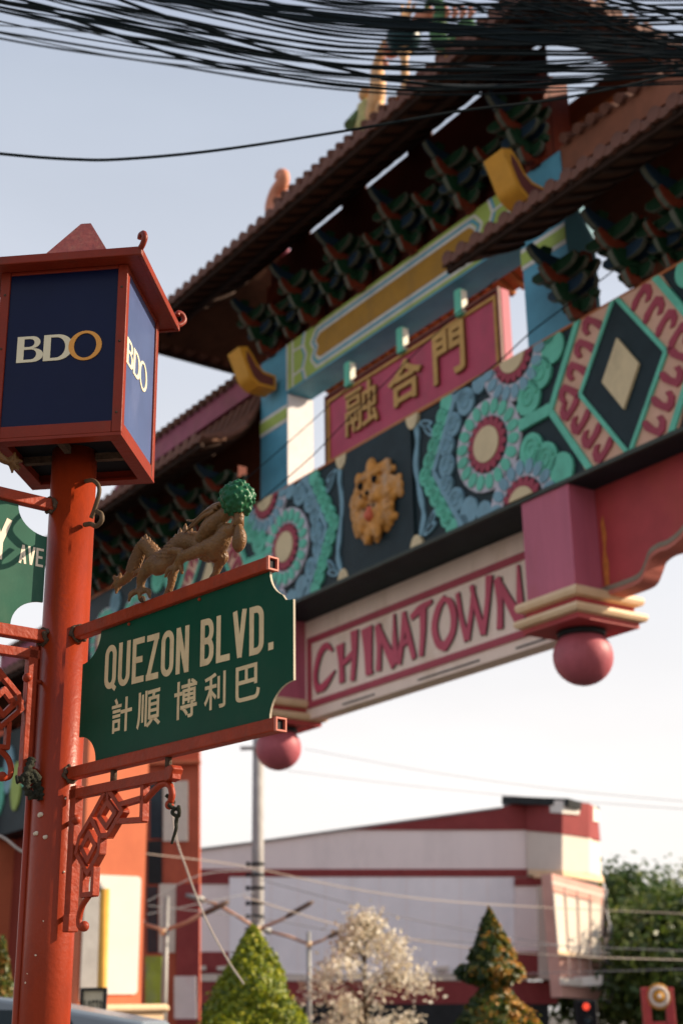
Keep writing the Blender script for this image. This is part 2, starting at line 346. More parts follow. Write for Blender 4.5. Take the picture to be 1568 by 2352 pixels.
def scroll_disc(cx, cz, r, m, tail=None):
    pts = ell(cx, cz, r, r * 1.12, 20)
    o = relief('scroll_disc', pts, m, 0.04)
    if not o: return
    sp = [(cx + r * (0.75 - 0.6 * t) * math.cos(t * 9.5), cz + r * (0.8 - 0.62 * t) * math.sin(t * 9.5)) for t in np.linspace(0, 1, 22)]
    if ZF0 + .06 + r < cz < ZF1 - r:
        mb = MB(); mb.tube([(p[0], -0.022, p[1]) for p in sp], [0.02 * (1 - .5 * i / 21) for i in range(22)], 5)
        obj('spiral', mb, m, o)
    if tail:
        pl = clipz(strokepoly(spline([(cx + r * .2, cz - r * .9), ((cx + tail[0]) / 2 - .02, (cz + tail[1]) / 2 - .05), tail], 4), [r * .9] * 5 + [r * .5] * 3 + [0.03]))
        if pl: obj('scroll_tail', MB().prism(pl, -0.012, 0.012), m, o)

def half_frieze(s):
    X = lambda w: UC + s * w
    P = lambda pts: [(X(a), b) for a, b in pts]
    # blue ribbon at the edge of the centre panel
    relief('ribbon', P(strokepoly(spline([(0.86, 9.23), (0.93, 8.9), (0.87, 8.5), (0.95, 8.05), (1.0, 7.75), (0.92, 7.5)], 6), [.045 + .05 * abs(math.sin(i * .42)) for i in range(31)])), M_fblue, 0.03)
    for zc, sg in ((7.40, 1), (9.17, -1)):
        relief('bud', P([(0.85 + .13 * math.cos(a), zc + sg * (-.07 + .2 * math.sin(a))) for a in np.linspace(0, math.pi, 9)]), M_fcream, 0.05)
        for da in (20, 50):
            relief('ribbon_loop', P([(1.12 + .05 * (da - 20) / 30 + .15 * math.cos(a) * math.cos(R(da)) - .05 * math.sin(a) * math.sin(R(da)), zc + sg * (.06 + .004 * da + .15 * math.cos(a) * math.sin(R(da)) + .05 * math.sin(a) * math.cos(R(da)))) for a in np.linspace(0, 6.283, 15)[:-1]]), M_fblue, 0.03)
            relief('loop_eye', P([(1.12 + .05 * (da - 20) / 30 + .09 * math.cos(a) * math.cos(R(da)) - .022 * math.sin(a) * math.sin(R(da)), zc + sg * (.06 + .004 * da + .09 * math.cos(a) * math.sin(R(da)) + .022 * math.sin(a) * math.cos(R(da)))) for a in np.linspace(0, 6.283, 15)[:-1]]), M_gblack, 0.034)
    # bead chain and zigzag
    zz = lambda t, off: (off + 0.56 * abs(t), 8.28 + 0.96 * t)
    for k in range(11):
        t = -1 + 2 * (k + .5) / 11
        a, b = zz(t, 1.075)
        scroll_disc(X(a), b, 0.120, M_mint)
    for t0, t1 in ((-1, 0), (0, 1)):
        relief('zigzag_band', P(strokepoly([zz(t0, 1.26), zz(t1, 1.26)], 0.075)), M_fblue, 0.045 + .002 * t1)
    for a, b, r in ((1.53, 8.28, .15), (1.50, 8.02, .13), (1.55, 8.55, .14), (1.70, 8.80, .15), (1.68, 7.76, .15), (1.93, 7.53, .17), (1.97, 9.02, .17), (2.25, 9.17, .13), (2.22, 7.42, .14), (1.82, 9.2, .12), (1.8, 7.4, .11)):
        scroll_disc(X(a), b, r, M_fblue)
    rosette(X(2.36), 8.28, 0.615, M_mint)
    rosette(X(2.93), 9.27, 0.60, M_fblue); rosette(X(2.93), 7.29, 0.60, M_fblue)
    for a, b, r, tl in ((3.15, 8.62, .20, (2.9, 8.55)), (3.38, 8.86, .19, None), (3.62, 9.10, .19, None), (3.13, 7.93, .20, (2.88, 7.62)), (3.37, 7.74, .19, None), (3.62, 7.52, .19, None), (3.56, 9.34, .16, None)):
        scroll_disc(X(a), b, r, M_mint, (X(tl[0]), tl[1]) if tl else None)
    # the diamond: chevrons, pink bands, black lozenge
    cx = 4.69
    relief('chevron_stem', P(strokepoly([(2.95, 8.31), (3.5, 8.33)], 0.15)), M_mint, 0.05)
    for sd in (-1, 1):
        for sv in (-1, 1):
            relief('pink_band', P([(cx + sd * 1.13, 8.31), (cx + sd * .62, 9.4 if sv > 0 else 7.2), (cx - sd * .05, 9.4 if sv > 0 else 7.2), (cx + sd * .66, 8.31)]), M_pink, 0.02 + .004 * (sv > 0) + .006 * (sd > 0))
            relief('chevron_band', P(strokepoly([(cx + sd * 1.18, 8.30), (cx + sd * .60, 8.31 + sv * .96)], 0.085)), M_mint, 0.05 + .002 * (sv > 0))
            relief('lozenge_edge', P(strokepoly([(cx + sd * .665, 8.31), (cx + sd * .0, 8.31 + sv * .98)], 0.055)), M_mint, 0.056 + .002 * (sv > 0))
            for k in range(4):       # curling maroon leaves in the pink band
                t = (k + .30) / 4; bx = cx + sd * (0.90 - .62 * t); bz = 8.31 + sv * (.04 + 0.92 * t)
                leaf = [(0, -.02), (.10, .04), (.17, .01), (.19, -.06), (.15, -.12), (.09, -.12), (.12, -.07), (.10, -.03), (.04, -.06), (-.03, -.13), (-.10, -.15), (-.06, -.06)]
                relief('curled_leaf', P([(bx - sd * .06 + sd * q[0] * 1.2, bz + sv * q[1] * 1.45 + .07 * sv) for q in leaf]), M_maroon, 0.048)
    relief('lozenge', P([(cx - .64, 8.31), (cx, 9.26), (cx + .64, 8.31), (cx, 7.36)]), M_gblack, 0.040)
    relief('lozenge_centre', P([(cx - .285, 8.31), (cx, 8.75), (cx + .285, 8.31), (cx, 7.87)]), M_fcream, 0.075)
    relief('chevron_stem', P(strokepoly([(5.88, 8.33), (6.5, 8.33)], 0.15)), M_mint, 0.05)
    for a, b, r in ((6.1, 8.85, .24), (6.1, 7.75, .24), (6.6, 8.9, .22), (6.6, 7.7, .22), (5.75, 9.1, .17), (5.75, 7.5, .17), (7.2, 8.9, .2), (7.2, 7.7, .2), (8.3, 8.9, .2), (8.3, 7.7, .2)): scroll_disc(X(a), b, r, M_mint if a < 7 else M_fblue)
    rosette(X(7.4), 8.28, 0.6, M_mint); rosette(X(8.7), 8.28, .6, M_mint)
half_frieze(1); half_frieze(-1)
# lion head on the centre panel
pan = obj('lion_panel', MB().box(UC - .80, UC + .80, -0.02, 0.022, ZF0 + .052, ZF1 - .004), M_gblack, g)
def lump(name, balls, m, parent, vox=0.02, noise=0.0, nscale=6, dec=None, rough=0):
    mb = MB()
    for b in balls: mb.ball(b[0], b[1], 12, 0, *(b[2] if len(b) > 2 else (1, 1, 1)))
    me = mb.data(name, m); o = link(name, me, parent)
    o.data.remesh_voxel_size = vox
    md = o.modifiers.new('r', 'REMESH'); md.mode = 'VOXEL'; md.voxel_size = vox; md.use_smooth_shade = True
    dg = bpy.context.evaluated_depsgraph_get(); me2 = bpy.data.meshes.new_from_object(o.evaluated_get(dg)); o.modifiers.clear()
    if noise:
        from mathutils import noise as mn
        for v in me2.vertices: v.co += v.normal * noise * (mn.fractal(v.co * nscale, 0.6, 2.1, 3))
    for p in me2.polygons: p.use_smooth = True
    o.data = me2; me2.name = name; return o
random.seed(3)
M_lion = mat('lion_orange', (0.54, 0.24, 0.05), 0.5, 0.35, 9, 0.5, 30, stain=(0.52, 0.44, 0.36), stain_amt=0.9, stain_scale=6)
cz = 8.27
lmb = MB()
def lock(a, r0, r1, w0, y, curl, sx=.96):
    pts = []
    for k in range(7):
        t = k / 6; rr_ = r0 + (r1 - r0) * t; an = a + curl * (t ** 1.6)
        pts.append((UC + sx * rr_ * math.cos(an), y - .05 * math.sin(math.pi * t), cz + rr_ * math.sin(an)))
    lmb.tube(pts, [w0 * (1 - .38 * (k / 6) ** 1.5) for k in range(7)], 8); lmb.ball(pts[-1], w0 * .72, 9)
for k in range(24): lock(2 * math.pi * k / 24 + random.uniform(-.08, .08), .34, random.uniform(.50, .56), .085, -.03, random.choice((-1, 1)) * random.uniform(.15, .4))
for k in range(20): lock(2 * math.pi * (k + .5) / 20 + random.uniform(-.1, .1), .26, random.uniform(.42, .48), .072, -.10, random.choice((-1, 1)) * random.uniform(.2, .5))
for sx in (-1, 1):
    for q, rad, dims in (((sx * .13, -.15, .20), .085, (1.1, .8, .7)), ((sx * .12, -.19, .30), .075, (1.3, .8, .55)), ((sx * .17, -.15, .02), .10, (1, .9, 1.1)), ((sx * .10, -.20, -.02), .075, (1.1, 1, .8)), ((sx * .24, -.10, .36), .075, (.8, .7, 1.3)), ((sx * .17, -.14, -.26), .085, (.7, .9, 1.6)), ((sx * .08, -.13, -.42), .07, (.8, .8, 1.5))):
        lmb.ball((UC + q[0] * 1.25, q[1] * 1.1, cz + q[2] * 1.12), rad * 1.18, 12, 0, *dims)
for q, rad, dims in (((0, -.19, .14), .055, (.9, 1, 2.0)), ((0, -.24, .06), .075, (1.25, .9, .75)), ((0, -.12, .42), .09, (1, .8, 1.5)), ((0, -.13, -.40), .08, (1.3, .9, .9)), ((0, -.05, 0), .30, (.9, .5, 1.5))):
    lmb.ball((UC + q[0] * 1.25, q[1] * 1.1, cz + q[2] * 1.12), rad * 1.18, 12, 0, *dims)
lion = link('lion_head', lmb.data('lion_head', M_lion), pan); md = lion.modifiers.new('r', 'REMESH'); md.mode = 'VOXEL'; md.voxel_size = .014
me = bpy.data.meshes.new_from_object(lion.evaluated_get(bpy.context.evaluated_depsgraph_get())); lion.modifiers.clear(); lion.data = me
for p_ in me.polygons: p_.use_smooth = True
for v in me.vertices: v.co.x = UC + (v.co.x - UC) * 1.10; v.co.y = -.02 + (v.co.y + .02) * .72
for nm, pts, m in (('eye', [(-.15, -.255, .24, .055), (.15, -.255, .24, .055)], M_black), ('nostril', [(-.06, -.345, .06, .034), (.06, -.345, .06, .034)], M_black), ('tongue', [(0, -.20, -.15, .07), (0, -.24, -.24, .08)], mat('tongue_red', (.58, .13, .07), .4, .15)),
                   ('mouth_hole', [(-.09, -.19, -.11, .05), (.09, -.19, -.11, .05), (.0, -.2, -.11, .06), (0, -.16, -.33, .05)], M_black)):
    for p in pts: obj(nm, MB().ball((UC + p[0] * 1.1, p[1] * .72 + .015, cz + p[2]), p[3], 10), m, lion)

# --- blue pillars above the frieze
for u0 in (-6.74, -0.24):
    p = obj('blue_pillar', MB().box(u0, u0 + .82, 0.31, 0.80, ZF1 + .03, 11.95), [M_gblue], g)
    if u0 < -5: obj('white_side', MB().box(u0 + .82, u0 + .824, 0.312, 0.798, ZF1 + .04, 11.08), M_pwhite, p)
    b = obj('band', MB().box(u0 - .01, u0 + .81, 0.30, 0.79, 10.60, 10.90), M_lwhite, p)
    obj('green_stripe', MB().box(u0 - .014, u0 + .812, 0.296, 0.70, 10.66, 10.84), M_lgreen, p)
# --- painted lintel
LZ0, LZ1 = 11.10, 11.95
lin = obj('lintel', MB().box(-5.92, -0.24, 0.30, 0.79, LZ0, LZ1), M_gblue, g)
def paint(name, poly, m, d): return obj(name, MB().prism(poly, 0.30 - d, 0.301), m, lin)
paint('green_field', [(-5.92, LZ0 + .03), (-.24, LZ0 + .03), (-.24, LZ1), (-5.92, LZ1)], M_lgreen, .004)
def both(name, path, w, m, d):
    for s in (1, -1):
        pp = [(p[0] if s > 0 else 2 * -3.08 - p[0], p[1]) for p in path]
        for i in range(len(pp) - 1): paint(name, strokepoly([pp[i], pp[i + 1]], w), m, d + .0007 * (i % 4))
both('white_line', [(-5.90, LZ0 + .03), (-5.90, LZ1)], .05, M_lwhite, .007)
both('white_line', [(-5.74, LZ0 + .03), (-5.74, LZ1)], .05, M_lwhite, .007)
zm = (LZ0 + LZ1) / 2 + .01
for sv in (1, -1):
    for w, m, d, o in ((.045, M_lwhite, .008, 0), (.045, M_gblue, .010, .052)):
        both('key_line', [(-3.08, zm + sv * (.335 - o)), (-5.05 + o, zm + sv * (.335 - o)), (-5.20 + o * 1.3, zm + sv * .14), (-5.10 + o * 1.1, zm)], w, m, d)
    both('white_line', [(-3.08, zm + sv * .235), (-4.95, zm + sv * .235), (-5.06, zm + sv * .12), (-4.98, zm)], .05, M_lwhite, .012)
    both('white_line', [(-5.35, zm + sv * .42), (-5.42, zm + sv * .20), (-5.32, zm)], .05, M_lwhite, .008)
    both('blue_line', [(-5.40, zm + sv * .42), (-5.47, zm + sv * .20), (-5.38, zm)], .045, M_gblue, .006)
    both('white_line', [(-5.44, zm + sv * .20), (-5.72, zm + sv * .22)], .04, M_lwhite, .010)
paint('ochre_field', [(-4.93, zm - .205), (-1.23, zm - .205), (-1.12, zm - .12), (-1.19, zm), (-1.12, zm + .12), (-1.23, zm + .205), (-4.93, zm + .205), (-5.04, zm + .12), (-4.97, zm), (-5.04, zm - .12)], M_ochre, .016)
# wall strip and purlin between the lintel and the roof
uw = MB().box(-6.6, .35, .42, .45, LZ1, 13.80)
edges = [-6.0, -5.39, -4.45, -3.79, -2.70, -2.11, -.97, .1]
for a, b in zip(edges[::2], edges[1::2]): uw.box(a, b, .422, .448, 13.80, 13.93)
uw.box(-6.0, .1, .42, .45, 13.93, 14.12)
obj('upper_wall', uw, mat('upper_wall_red', (.06, .012, .008), .7, .2, 2), g)
for u0 in (-6.55, -.05): obj('upper_post', MB().box(u0, u0 + .40, .30, .78, LZ1, 13.3), M_bred, g)
obj('eave_purlin', MB().tube([(-8.6, -.62, 12.98), (1.8, -.62, 12.98)], .06, 10), M_soff, g)

# --- yellow corbels at the pillar heads
for u0 in (-6.62, -.12):
    Q = lambda L_: [(q[0] * .72, 11.21 + (q[1] - 11.21) * .66) for q in L_]
    prof = spline([(-.68, 12.10), (-.57, 11.84), (-.46, 11.56), (-.36, 11.36), (-.16, 11.21)], 4) + [(.30, 11.21), (.30, 11.58)] + spline([(-.02, 11.62), (-.18, 11.76), (-.30, 11.96), (-.46, 12.17)], 4); prof = Q(prof)
    t = lambda x, y, z, u0=u0: (u0 + y, x, z)
    c = obj('corbel', MB().prism(prof, .14, .50, tf=t), M_golde, g)
    inner = [(-.48, 12.06), (-.36, 11.94), (-.22, 11.70), (-.04, 11.55), (.24, 11.52), (.24, 11.28), (-.13, 11.28), (-.29, 11.42), (-.38, 11.60), (-.48, 11.84)]; inner = Q(inner)
    for q in (.134, .50): obj('corbel_cheek', MB().prism(inner, q, q + .006, tf=t), M_corb, c)

# --- brackets under the eaves (stacked arms)
def nose(l):    # side outline of a forward arm (v, z), tip curled
    return [(0, .13), (-l * .55, .13), (-l * .80, .17), (-l, .26), (-l - .04, .19), (-l * .96, .07), (-l * .82, -.04), (-l * .60, -.06), (-l * .45, .0), (0, .0)]
tf_v = lambda x, y, z: (y, x, z)
ARMS = {}
def armdata():
    for i, (l, m) in enumerate(((.34, M_bred), (.60, M_bgreen), (.86, M_bred), (1.10, M_bblue))):
        ARMS['v%d' % i] = fixn(MB().prism(nose(l), -.07, .07, tf=tf_v).data('forward_arm', m))
        ARMS['e%d' % i] = fixn(MB().prism([(p[0] * 1.0 - .012, p[1] + .0) for p in nose(l)][1:9], -.045, .045, tf=tf_v).data('arm_edge', M_bcream))
    for i, (w, m) in enumerate(((.30, M_bgreen), (.44, M_bblue), (.52, M_bgreen))):
        o = [(-w, .16), (w, .16), (w + .02, .08), (w * .86, -.01), (w * .6, -.05), (-w * .6, -.05), (-w * .86, -.01), (-w - .02, .08)]
        ARMS['c%d' % i] = fixn(MB().prism(o, -.05, .05).data('cross_arm', m))
        ARMS['k%d' % i] = fixn(MB().prism([(p[0] * 1.04, p[1] * 1.10 - .006) for p in o], -.042, .042).data('cross_edge', M_bcream))
    ARMS['b'] = fixn(MB().add([(-.075, -.075, 0), (.075, -.075, 0), (.075, .075, 0), (-.075, .075, 0), (-.1, -.1, .12), (.1, -.1, .12), (.1, .1, .12), (-.1, .1, .12)], [(3, 2, 1, 0), (4, 5, 6, 7), (0, 1, 5, 4), (1, 2, 6, 5), (2, 3, 7, 6), (3, 0, 4, 7)]).data('bearing_block', M_bgreen))
armdata()
def bracket_set(u, v, z, tiers=4, sc=1.0):
    b = obj('bracket_set', MB().box(-.11, .11, -.08, .16, 0, .34 * tiers), M_bred, g, (u, v, z)); b.scale = (sc * random.uniform(.94, 1.06), sc * random.uniform(.94, 1.05), sc * random.uniform(.96, 1.04)); b.rotation_euler = (0, 0, R(random.uniform(-4, 4)))
    for t in range(tiers):
        z0 = .30 * t + .04
        a = link('forward_arm', ARMS['v%d' % t], b, (0, -.08, z0)); link('arm_edge', ARMS['e%d' % t], b, (0, -.08, z0))
        l = (.34, .60, .86, 1.10)[t]
        link('bearing_block', ARMS['b'], b, (0, -.06 - l * .72, z0 + .14))
        if t < 3:
            for k in range(t + 1):
                vv = -.10 - (0, .26, .52)[k]
                link('cross_arm', ARMS['c%d' % min(2, t)], b, (0, vv - .03, z0 + .16)); link('cross_edge', ARMS['k%d' % min(2, t)], b, (0, vv - .031, z0 + .16))
            for sx in (-1, 1): link('bearing_block', ARMS['b'], b, (sx * .34, -.10 - .2 * t, z0 + .30), scale=(.8, .8, .9))
    return b
for k in range(6): bracket_set(-6.35 + 1.30 * k, .30, LZ1 - .02, 4, .70)
for k in range(5): bracket_set(-5.70 + 1.30 * k, .36, LZ1 + .02, 3, .55)
for k in range(1, 5): bracket_set(1.42 + k * .95, .22, ZF1 + .05, 3, .55)
for k in range(6): bracket_set(-7.68 - k * .95, .22, ZF1 + .05, 3, .55)
for k in range(6): bracket_set(.95 + k * .95, .16, ZF1 + .03, 4, 0.70)
for k in range(7): bracket_set(-7.2 - k * .95, .16, ZF1 + .03, 4, 0.70)

# --- roofs
def roof(name, u0, u1, ridge0, ridge1, prof, vback, step=.26, slit=None, inner=0, rear_open=False, rm=None):
    """tiled roof: prof is the front slope as (v, z) from eave to ridge; barrel tiles run up the slope"""
    zr = prof[-1][1]; vr = prof[-1][0]
    top = spline(prof, 4); n = len(top); te = top[0]
    # the boards below the tiles
    mb = MB(); th = .05
    def bands(f):
        for i in range(n - 1):
            a, b = top[i], top[i + 1]
            if slit and a[0] <= slit[2] < b[0] + 1e-6:
                for (s0, s1) in slit[3]: f(a, b, s0, s1)
                c = tuple(a[q] + (b[q] - a[q]) * .58 for q in (0, 1))
                for (s0, s1) in slit[4]: f(a, c, s0, s1)
            else: f(a, b, None, None)
    def uat(i_v, side):   # hip line: the slope narrows to the ridge length
        t = (i_v - top[0][0]) / (vr - top[0][0]); return (u0 + (ridge0 - u0) * t) if side < 0 else (u1 + (ridge1 - u1) * t)
    def quad(a, b, s0, s1):
        l0, l1 = (uat(a[0], -1), uat(b[0], -1)) if s0 is None else (s0, s0); r0, r1 = (uat(a[0], 1), uat(b[0], 1)) if s1 is None else (s1, s1)
        v = [(l0, a[0], a[1]), (r0, a[0], a[1]), (r1, b[0], b[1]), (l1, b[0], b[1])]
        v += [(p[0], p[1], p[2] - th) for p in v]
        mb.add(v, [(0, 1, 2, 3), (7, 6, 5, 4), (0, 4, 5, 1), (1, 5, 6, 2), (2, 6, 7, 3), (3, 7, 4, 0)])
    bands(quad)
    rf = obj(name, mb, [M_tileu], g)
    bk = [(2 * vr - p[0], p[1]) for p in top]
    mb2 = MB()
    for i in range(n - 1):
        a, b = bk[i], bk[i + 1]; la, lb = uat(top[i][0], -1), uat(top[i + 1][0], -1); ra, rb = uat(top[i][0], 1), uat(top[i + 1][0], 1)
        if inner < 0: la = lb = ridge0
        if inner > 0: ra = rb = ridge1
        if rear_open and i >= n - 9: continue      # the rear slope is open below the ridge: daylight shows through the eave gap
        v = [(la, a[0], a[1]), (ra, a[0], a[1]), (rb, b[0], b[1]), (lb, b[0], b[1])]; v += [(p[0], p[1], p[2] - th) for p in v]
        mb2.add(v, [(3, 2, 1, 0), (4, 5, 6, 7), (1, 5, 4, 0), (2, 6, 5, 1), (3, 7, 6, 2), (0, 4, 7, 3)])
    obj('rear_slope', mb2, [M_tileu], rf)
    for sd in (-1, 1):   # hip ends
        if sd == inner: continue
        mb3 = MB()
        for i in range(n - 1):
            ua, ub = uat(top[i][0], sd), uat(top[i + 1][0], sd); a, b, c, d = top[i], top[i + 1], bk[i + 1], bk[i]
            v = [(ua, a[0], a[1]), (ub, b[0], b[1]), (ub, c[0], c[1]), (ua, d[0], d[1])]; v += [(p[0], p[1], p[2] - th) for p in v]
            mb3.add(v, [(0, 1, 2, 3), (7, 6, 5, 4), (0, 4, 5, 1), (1, 5, 6, 2), (2, 6, 7, 3), (3, 7, 4, 0)])
        obj('hip_slope', mb3, [M_tileu], rf)
    # barrel tiles: half pipes above, seen edge on at the eave; pan tiles droop below the edge
    full = [p for p in top]
    def tilemesh(k0):
        m = MB(); pts = full[k0:]; seg = 6; vs = []
        for (v, z) in pts:
            for j in range(seg + 1):
                a = math.pi * j / seg; vs.append((.085 * math.cos(a), v, z + .015 + .095 * math.sin(a)))
        q = seg + 1
        m.add(vs, [(i * q + j, i * q + j + 1, (i + 1) * q + j + 1, (i + 1) * q + j) for i in range(len(pts) - 1) for j in range(seg)], 0, True)
        v, z = pts[0]
        m.prism(ell(0, z + .03, .088, .088, 12), v - .035, v + .01)
        return fixn(m.data('roof_tile', M_tile))
    tcache = {}
    nu = int((u1 - u0) / step)
    pan_ = MB()
    pan_.prism([(-.13, .03), (-.13, -.015)] + [(-.13 + .26 * j / 6, -.015 - .06 * math.sin(math.pi * j / 6)) for j in range(1, 6)] + [(.13, -.015), (.13, .03)], -.03, .03)
    pan_d = fixn(pan_.data('drip_tile', M_tile))
    lap = fixn(MB().prism(ell(0, .015, .098, .105, 10), -.03, .03).data('tile_lap', M_tile))
    rib = {}
    for k in range(nu):
        u = u0 + step * (k + .5)
        ok = 0
        for i in range(n):
            if not (uat(top[i][0], -1) - .05 <= u <= uat(top[i][0], 1) + .05): break
            ok = i
        if ok < 2: ok = 2
        if slit and any(s0 - .3 < u < s1 + .3 for (s0, s1) in slit[4]):
            kk = [i for i in range(n) if top[i][0] > slit[2] + .12][0]
            key = ('a', kk)
            if key not in tcache:
                sv = full; full = sv[:kk - 2]; tcache[key] = tilemesh(0); full = sv
            link('roof_tile', tcache[key], rf, (u, 0, 0))
        else:
            key = ok
            if key not in tcache:
                sv = full; full = sv[:ok + 1]; tcache[key] = tilemesh(0); full = sv
            link('roof_tile', tcache[key], rf, (u, 0, 0))
        link('drip_tile', pan_d, rf, (u + step / 2, te[0], te[1]))
    # tile ends along the hip eaves
    for sd in (-1, 1):
        uu = u0 if sd < 0 else u1; w = 2 * (vr - te[0]); nn = int(w / step)
        if sd == inner: continue
        tm = fixn(MB().prism(ell(0, .03, .088, .088, 10), -.04, .25, tf=lambda x, y, z: (-sd * y, x, z)).data('hip_tile', M_tile))
        for k in range(nn):
            link('hip_tile', tm, rf, (uu, te[0] + step * (k + .5), te[1]))
            link('drip_tile', pan_d, rf, (uu, te[0] + step * k, te[1]), (0, 0, R(90)))
    # battens seen from below
    sl = [i for i in range(1, n - 1, 2)]
    for i in range(int((u1 - u0) / .30)):
        u = u0 + .3 * (i + .5); pts = [(v, z - th - .02) for v, z in top if uat(v, -1) + .02 < u < uat(v, 1) - .02]
        if slit and any(s0 - .1 < u < s1 + .1 for (s0, s1) in slit[4]): pts = [p for p in pts if p[0] < slit[2] - .02]
        if len(pts) > 1: obj('batten', MB().tube([(u, p[0], p[1]) for p in pts], .035, 4), M_soff, rf)
    fas = MB().box(u0 + .05, u1 - .05, te[0] + .03, te[0] + .09, te[1] - .13, te[1] - .04)
    obj('fascia', fas, M_soff, rf)
    for sd, uu in ((-1, u0 + .05), (1, u1 - .11)):
        if sd != inner: obj('side_fascia', MB().box(uu, uu + .06, te[0] + .1, 2 * vr - te[0] - .05, te[1] - .13, te[1] - .05), M_soff, rf)
    # ridge
    rd = obj('ridge', MB().box(ridge0 - .05, ridge1 + .05, vr - .12, vr + .12, zr - .05, zr + .36), rm or M_ridge, rf)
    for k in range(int((ridge1 - ridge0) / .24)):
        obj('ridge_tile', MB().tube([(ridge0 + .24 * (k + .5), vr - .22, zr + .36), (ridge0 + .24 * (k + .5), vr, zr + .46), (ridge0 + .24 * (k + .5), vr + .22, zr + .36)], .07, 8), M_tile, rf)
    for sx, ur, ue in ((-1, ridge0, u0), (1, ridge1, u1)):
        if sx == inner: continue
        for sv in (1, -1):
            pts = [(uat(top[i][0], sx), (top[i] if sv > 0 else bk[i])[0], top[i][1] + .07 + .16 * max(0, 1 - i / 5) ** 2) for i in range(n)]
            obj('hip_ridge', MB().tube(pts, .11, 8), M_ridge, rf)
    return rf
solid = [(-20, -4.95)]
main_roof = roof('main_roof', -8.8, 2.05, -6.45, .30, [(-1.22, 12.86), (-.70, 13.06), (-.1, 13.40), (.25, 13.85), (.55, 14.55)], 2.3,
                 rear_open=True)
wing_r = roof('wing_roof', -.10, 6.9, .62, 5.9, [(-1.15, 10.16), (-.7, 10.32), (-.2, 10.6), (.2, 11.1), (.45, 11.65)], 2.0, inner=-1, rm=mat('ridge_brown', (0.22, 0.085, 0.05), 0.75, 0.3, 2, stain=(0.12, 0.06, 0.04), stain_amt=0.7))
wing_l = roof('wing_roof', -13.2, -6.12, -12.2, -6.82, [(-1.15, 10.06), (-.7, 10.22), (-.2, 10.5), (.2, 11.0), (.45, 11.6)], 2.0, inner=1)
low_l = roof('low_roof', -19.0, -13.0, -18.0, -13.6, [(-1.0, 8.0), (-.5, 8.15), (0, 8.4), (.45, 9.0)], 2.0)
obj('wing_wall', MB().box(7.2, 7.4, .1, .8, ZF1, 10.5), M_soff, g)

# --- hanging pillars with moulding and ball
def hanging(u0):
    p = obj('hanging_pillar', MB().box(u0, u0 + .81, 0.0, .86, 6.08, ZF0, ch=.006), M_pinkred, g)
    def ring(z0, z1, e, m, nm):
        mb = MB(); pr = [(e * .35, z0), (e * .85, z0 + (z1 - z0) * .12), (e, z0 + (z1 - z0) * .45), (e * .92, z0 + (z1 - z0) * .8), (e * .5, z1)]
        for i in range(len(pr)):
            q = pr[i][0]; mb.v += [(u0 - q, -q, pr[i][1]), (u0 + .81 + q, -q, pr[i][1]), (u0 + .81 + q, .86 + q, pr[i][1]), (u0 - q, .86 + q, pr[i][1])]
        for i in range(len(pr) - 1):
            for k in range(4): mb.f.append((i * 4 + k, i * 4 + (k + 1) % 4, (i + 1) * 4 + (k + 1) % 4, (i + 1) * 4 + k)); mb.mi.append(0); mb.sm.append(False)
        mb.f += [(3, 2, 1, 0), tuple(range(len(pr) * 4 - 4, len(pr) * 4))]; mb.mi += [0, 0]; mb.sm += [False, False]
        return obj(nm, mb, m, p)
    ring(5.97, 6.10, .11, M_mould, 'moulding')
    obj('neck', MB().box(u0 - .02, u0 + .83, -.02, .88, 5.90, 5.97), M_gred, p)
    ring(5.78, 5.90, .13, M_mould, 'moulding')
    obj('base_slab', MB().box(u0 - .05, u0 + .86, -.05, .91, 5.72, 5.78), M_gred, p)
    obj('ball_finial', MB().ball((u0 + .405, .43, 5.42), .345, 28, sz=.95), mat('ball_red', (0.40, 0.10, 0.125), .5, .18, 4, .25, 18, stain=(.26, .045, .035), stain_amt=.6, stain_scale=2.2, speck=(.62, .36, .30), speck_scale=14, speck_th=-.02), p)
    obj('ball_collar', MB().lathe([(.28, 5.65), (.28, 5.72)], (u0 + .405, .43, 0), 20), M_dark, p)
hanging(-.22); hanging(-6.79)
# wavy boards beyond the hanging pillars
for s in (1, -1):
    X = (lambda u: u) if s > 0 else (lambda u: 2 * UC - u)
    low = spline([(.59, 6.09), (.9, 6.09), (1.17, 6.11), (1.28, 6.22), (1.36, 6.33), (1.50, 6.37), (1.64, 6.37), (1.84, 6.44), (2.1, 6.62), (2.35, 6.74), (2.8, 6.86), (3.4, 6.95)], 5)
    bd = obj('wavy_board', MB().prism([(X(p[0]), p[1]) for p in low] + [(X(3.4), ZF0), (X(.59), ZF0)], .42, .60), M_gred, g)
    obj('board_trim', MB().prism([(X(p[0]), p[1] + .045) for p in low] + [(X(p[0]), p[1] - .012) for p in low[::-1]], .395, .42), mat('trim_grey_brown', (.24, .19, .14), .6, .2), bd)
    obj('board_rim', MB().prism([(X(p[0]), p[1] - .013) for p in low] + [(X(p[0]), p[1] - .06) for p in low[::-1]], .40, .66), mat('rim_salmon', (.52, .16, .12), .6, .15), bd)
    if s > 0:
        obj('bare_patch', MB().prism([(.64, 6.15), (.70, 6.15), (.72, 6.4), (.69, 6.55), (.72, 6.75), (.69, 6.98), (.65, 6.9), (.66, 6.6), (.63, 6.4)], .414, .42), mat('bare_orange', (.52, .17, .04), .7, .3, 12), bd)

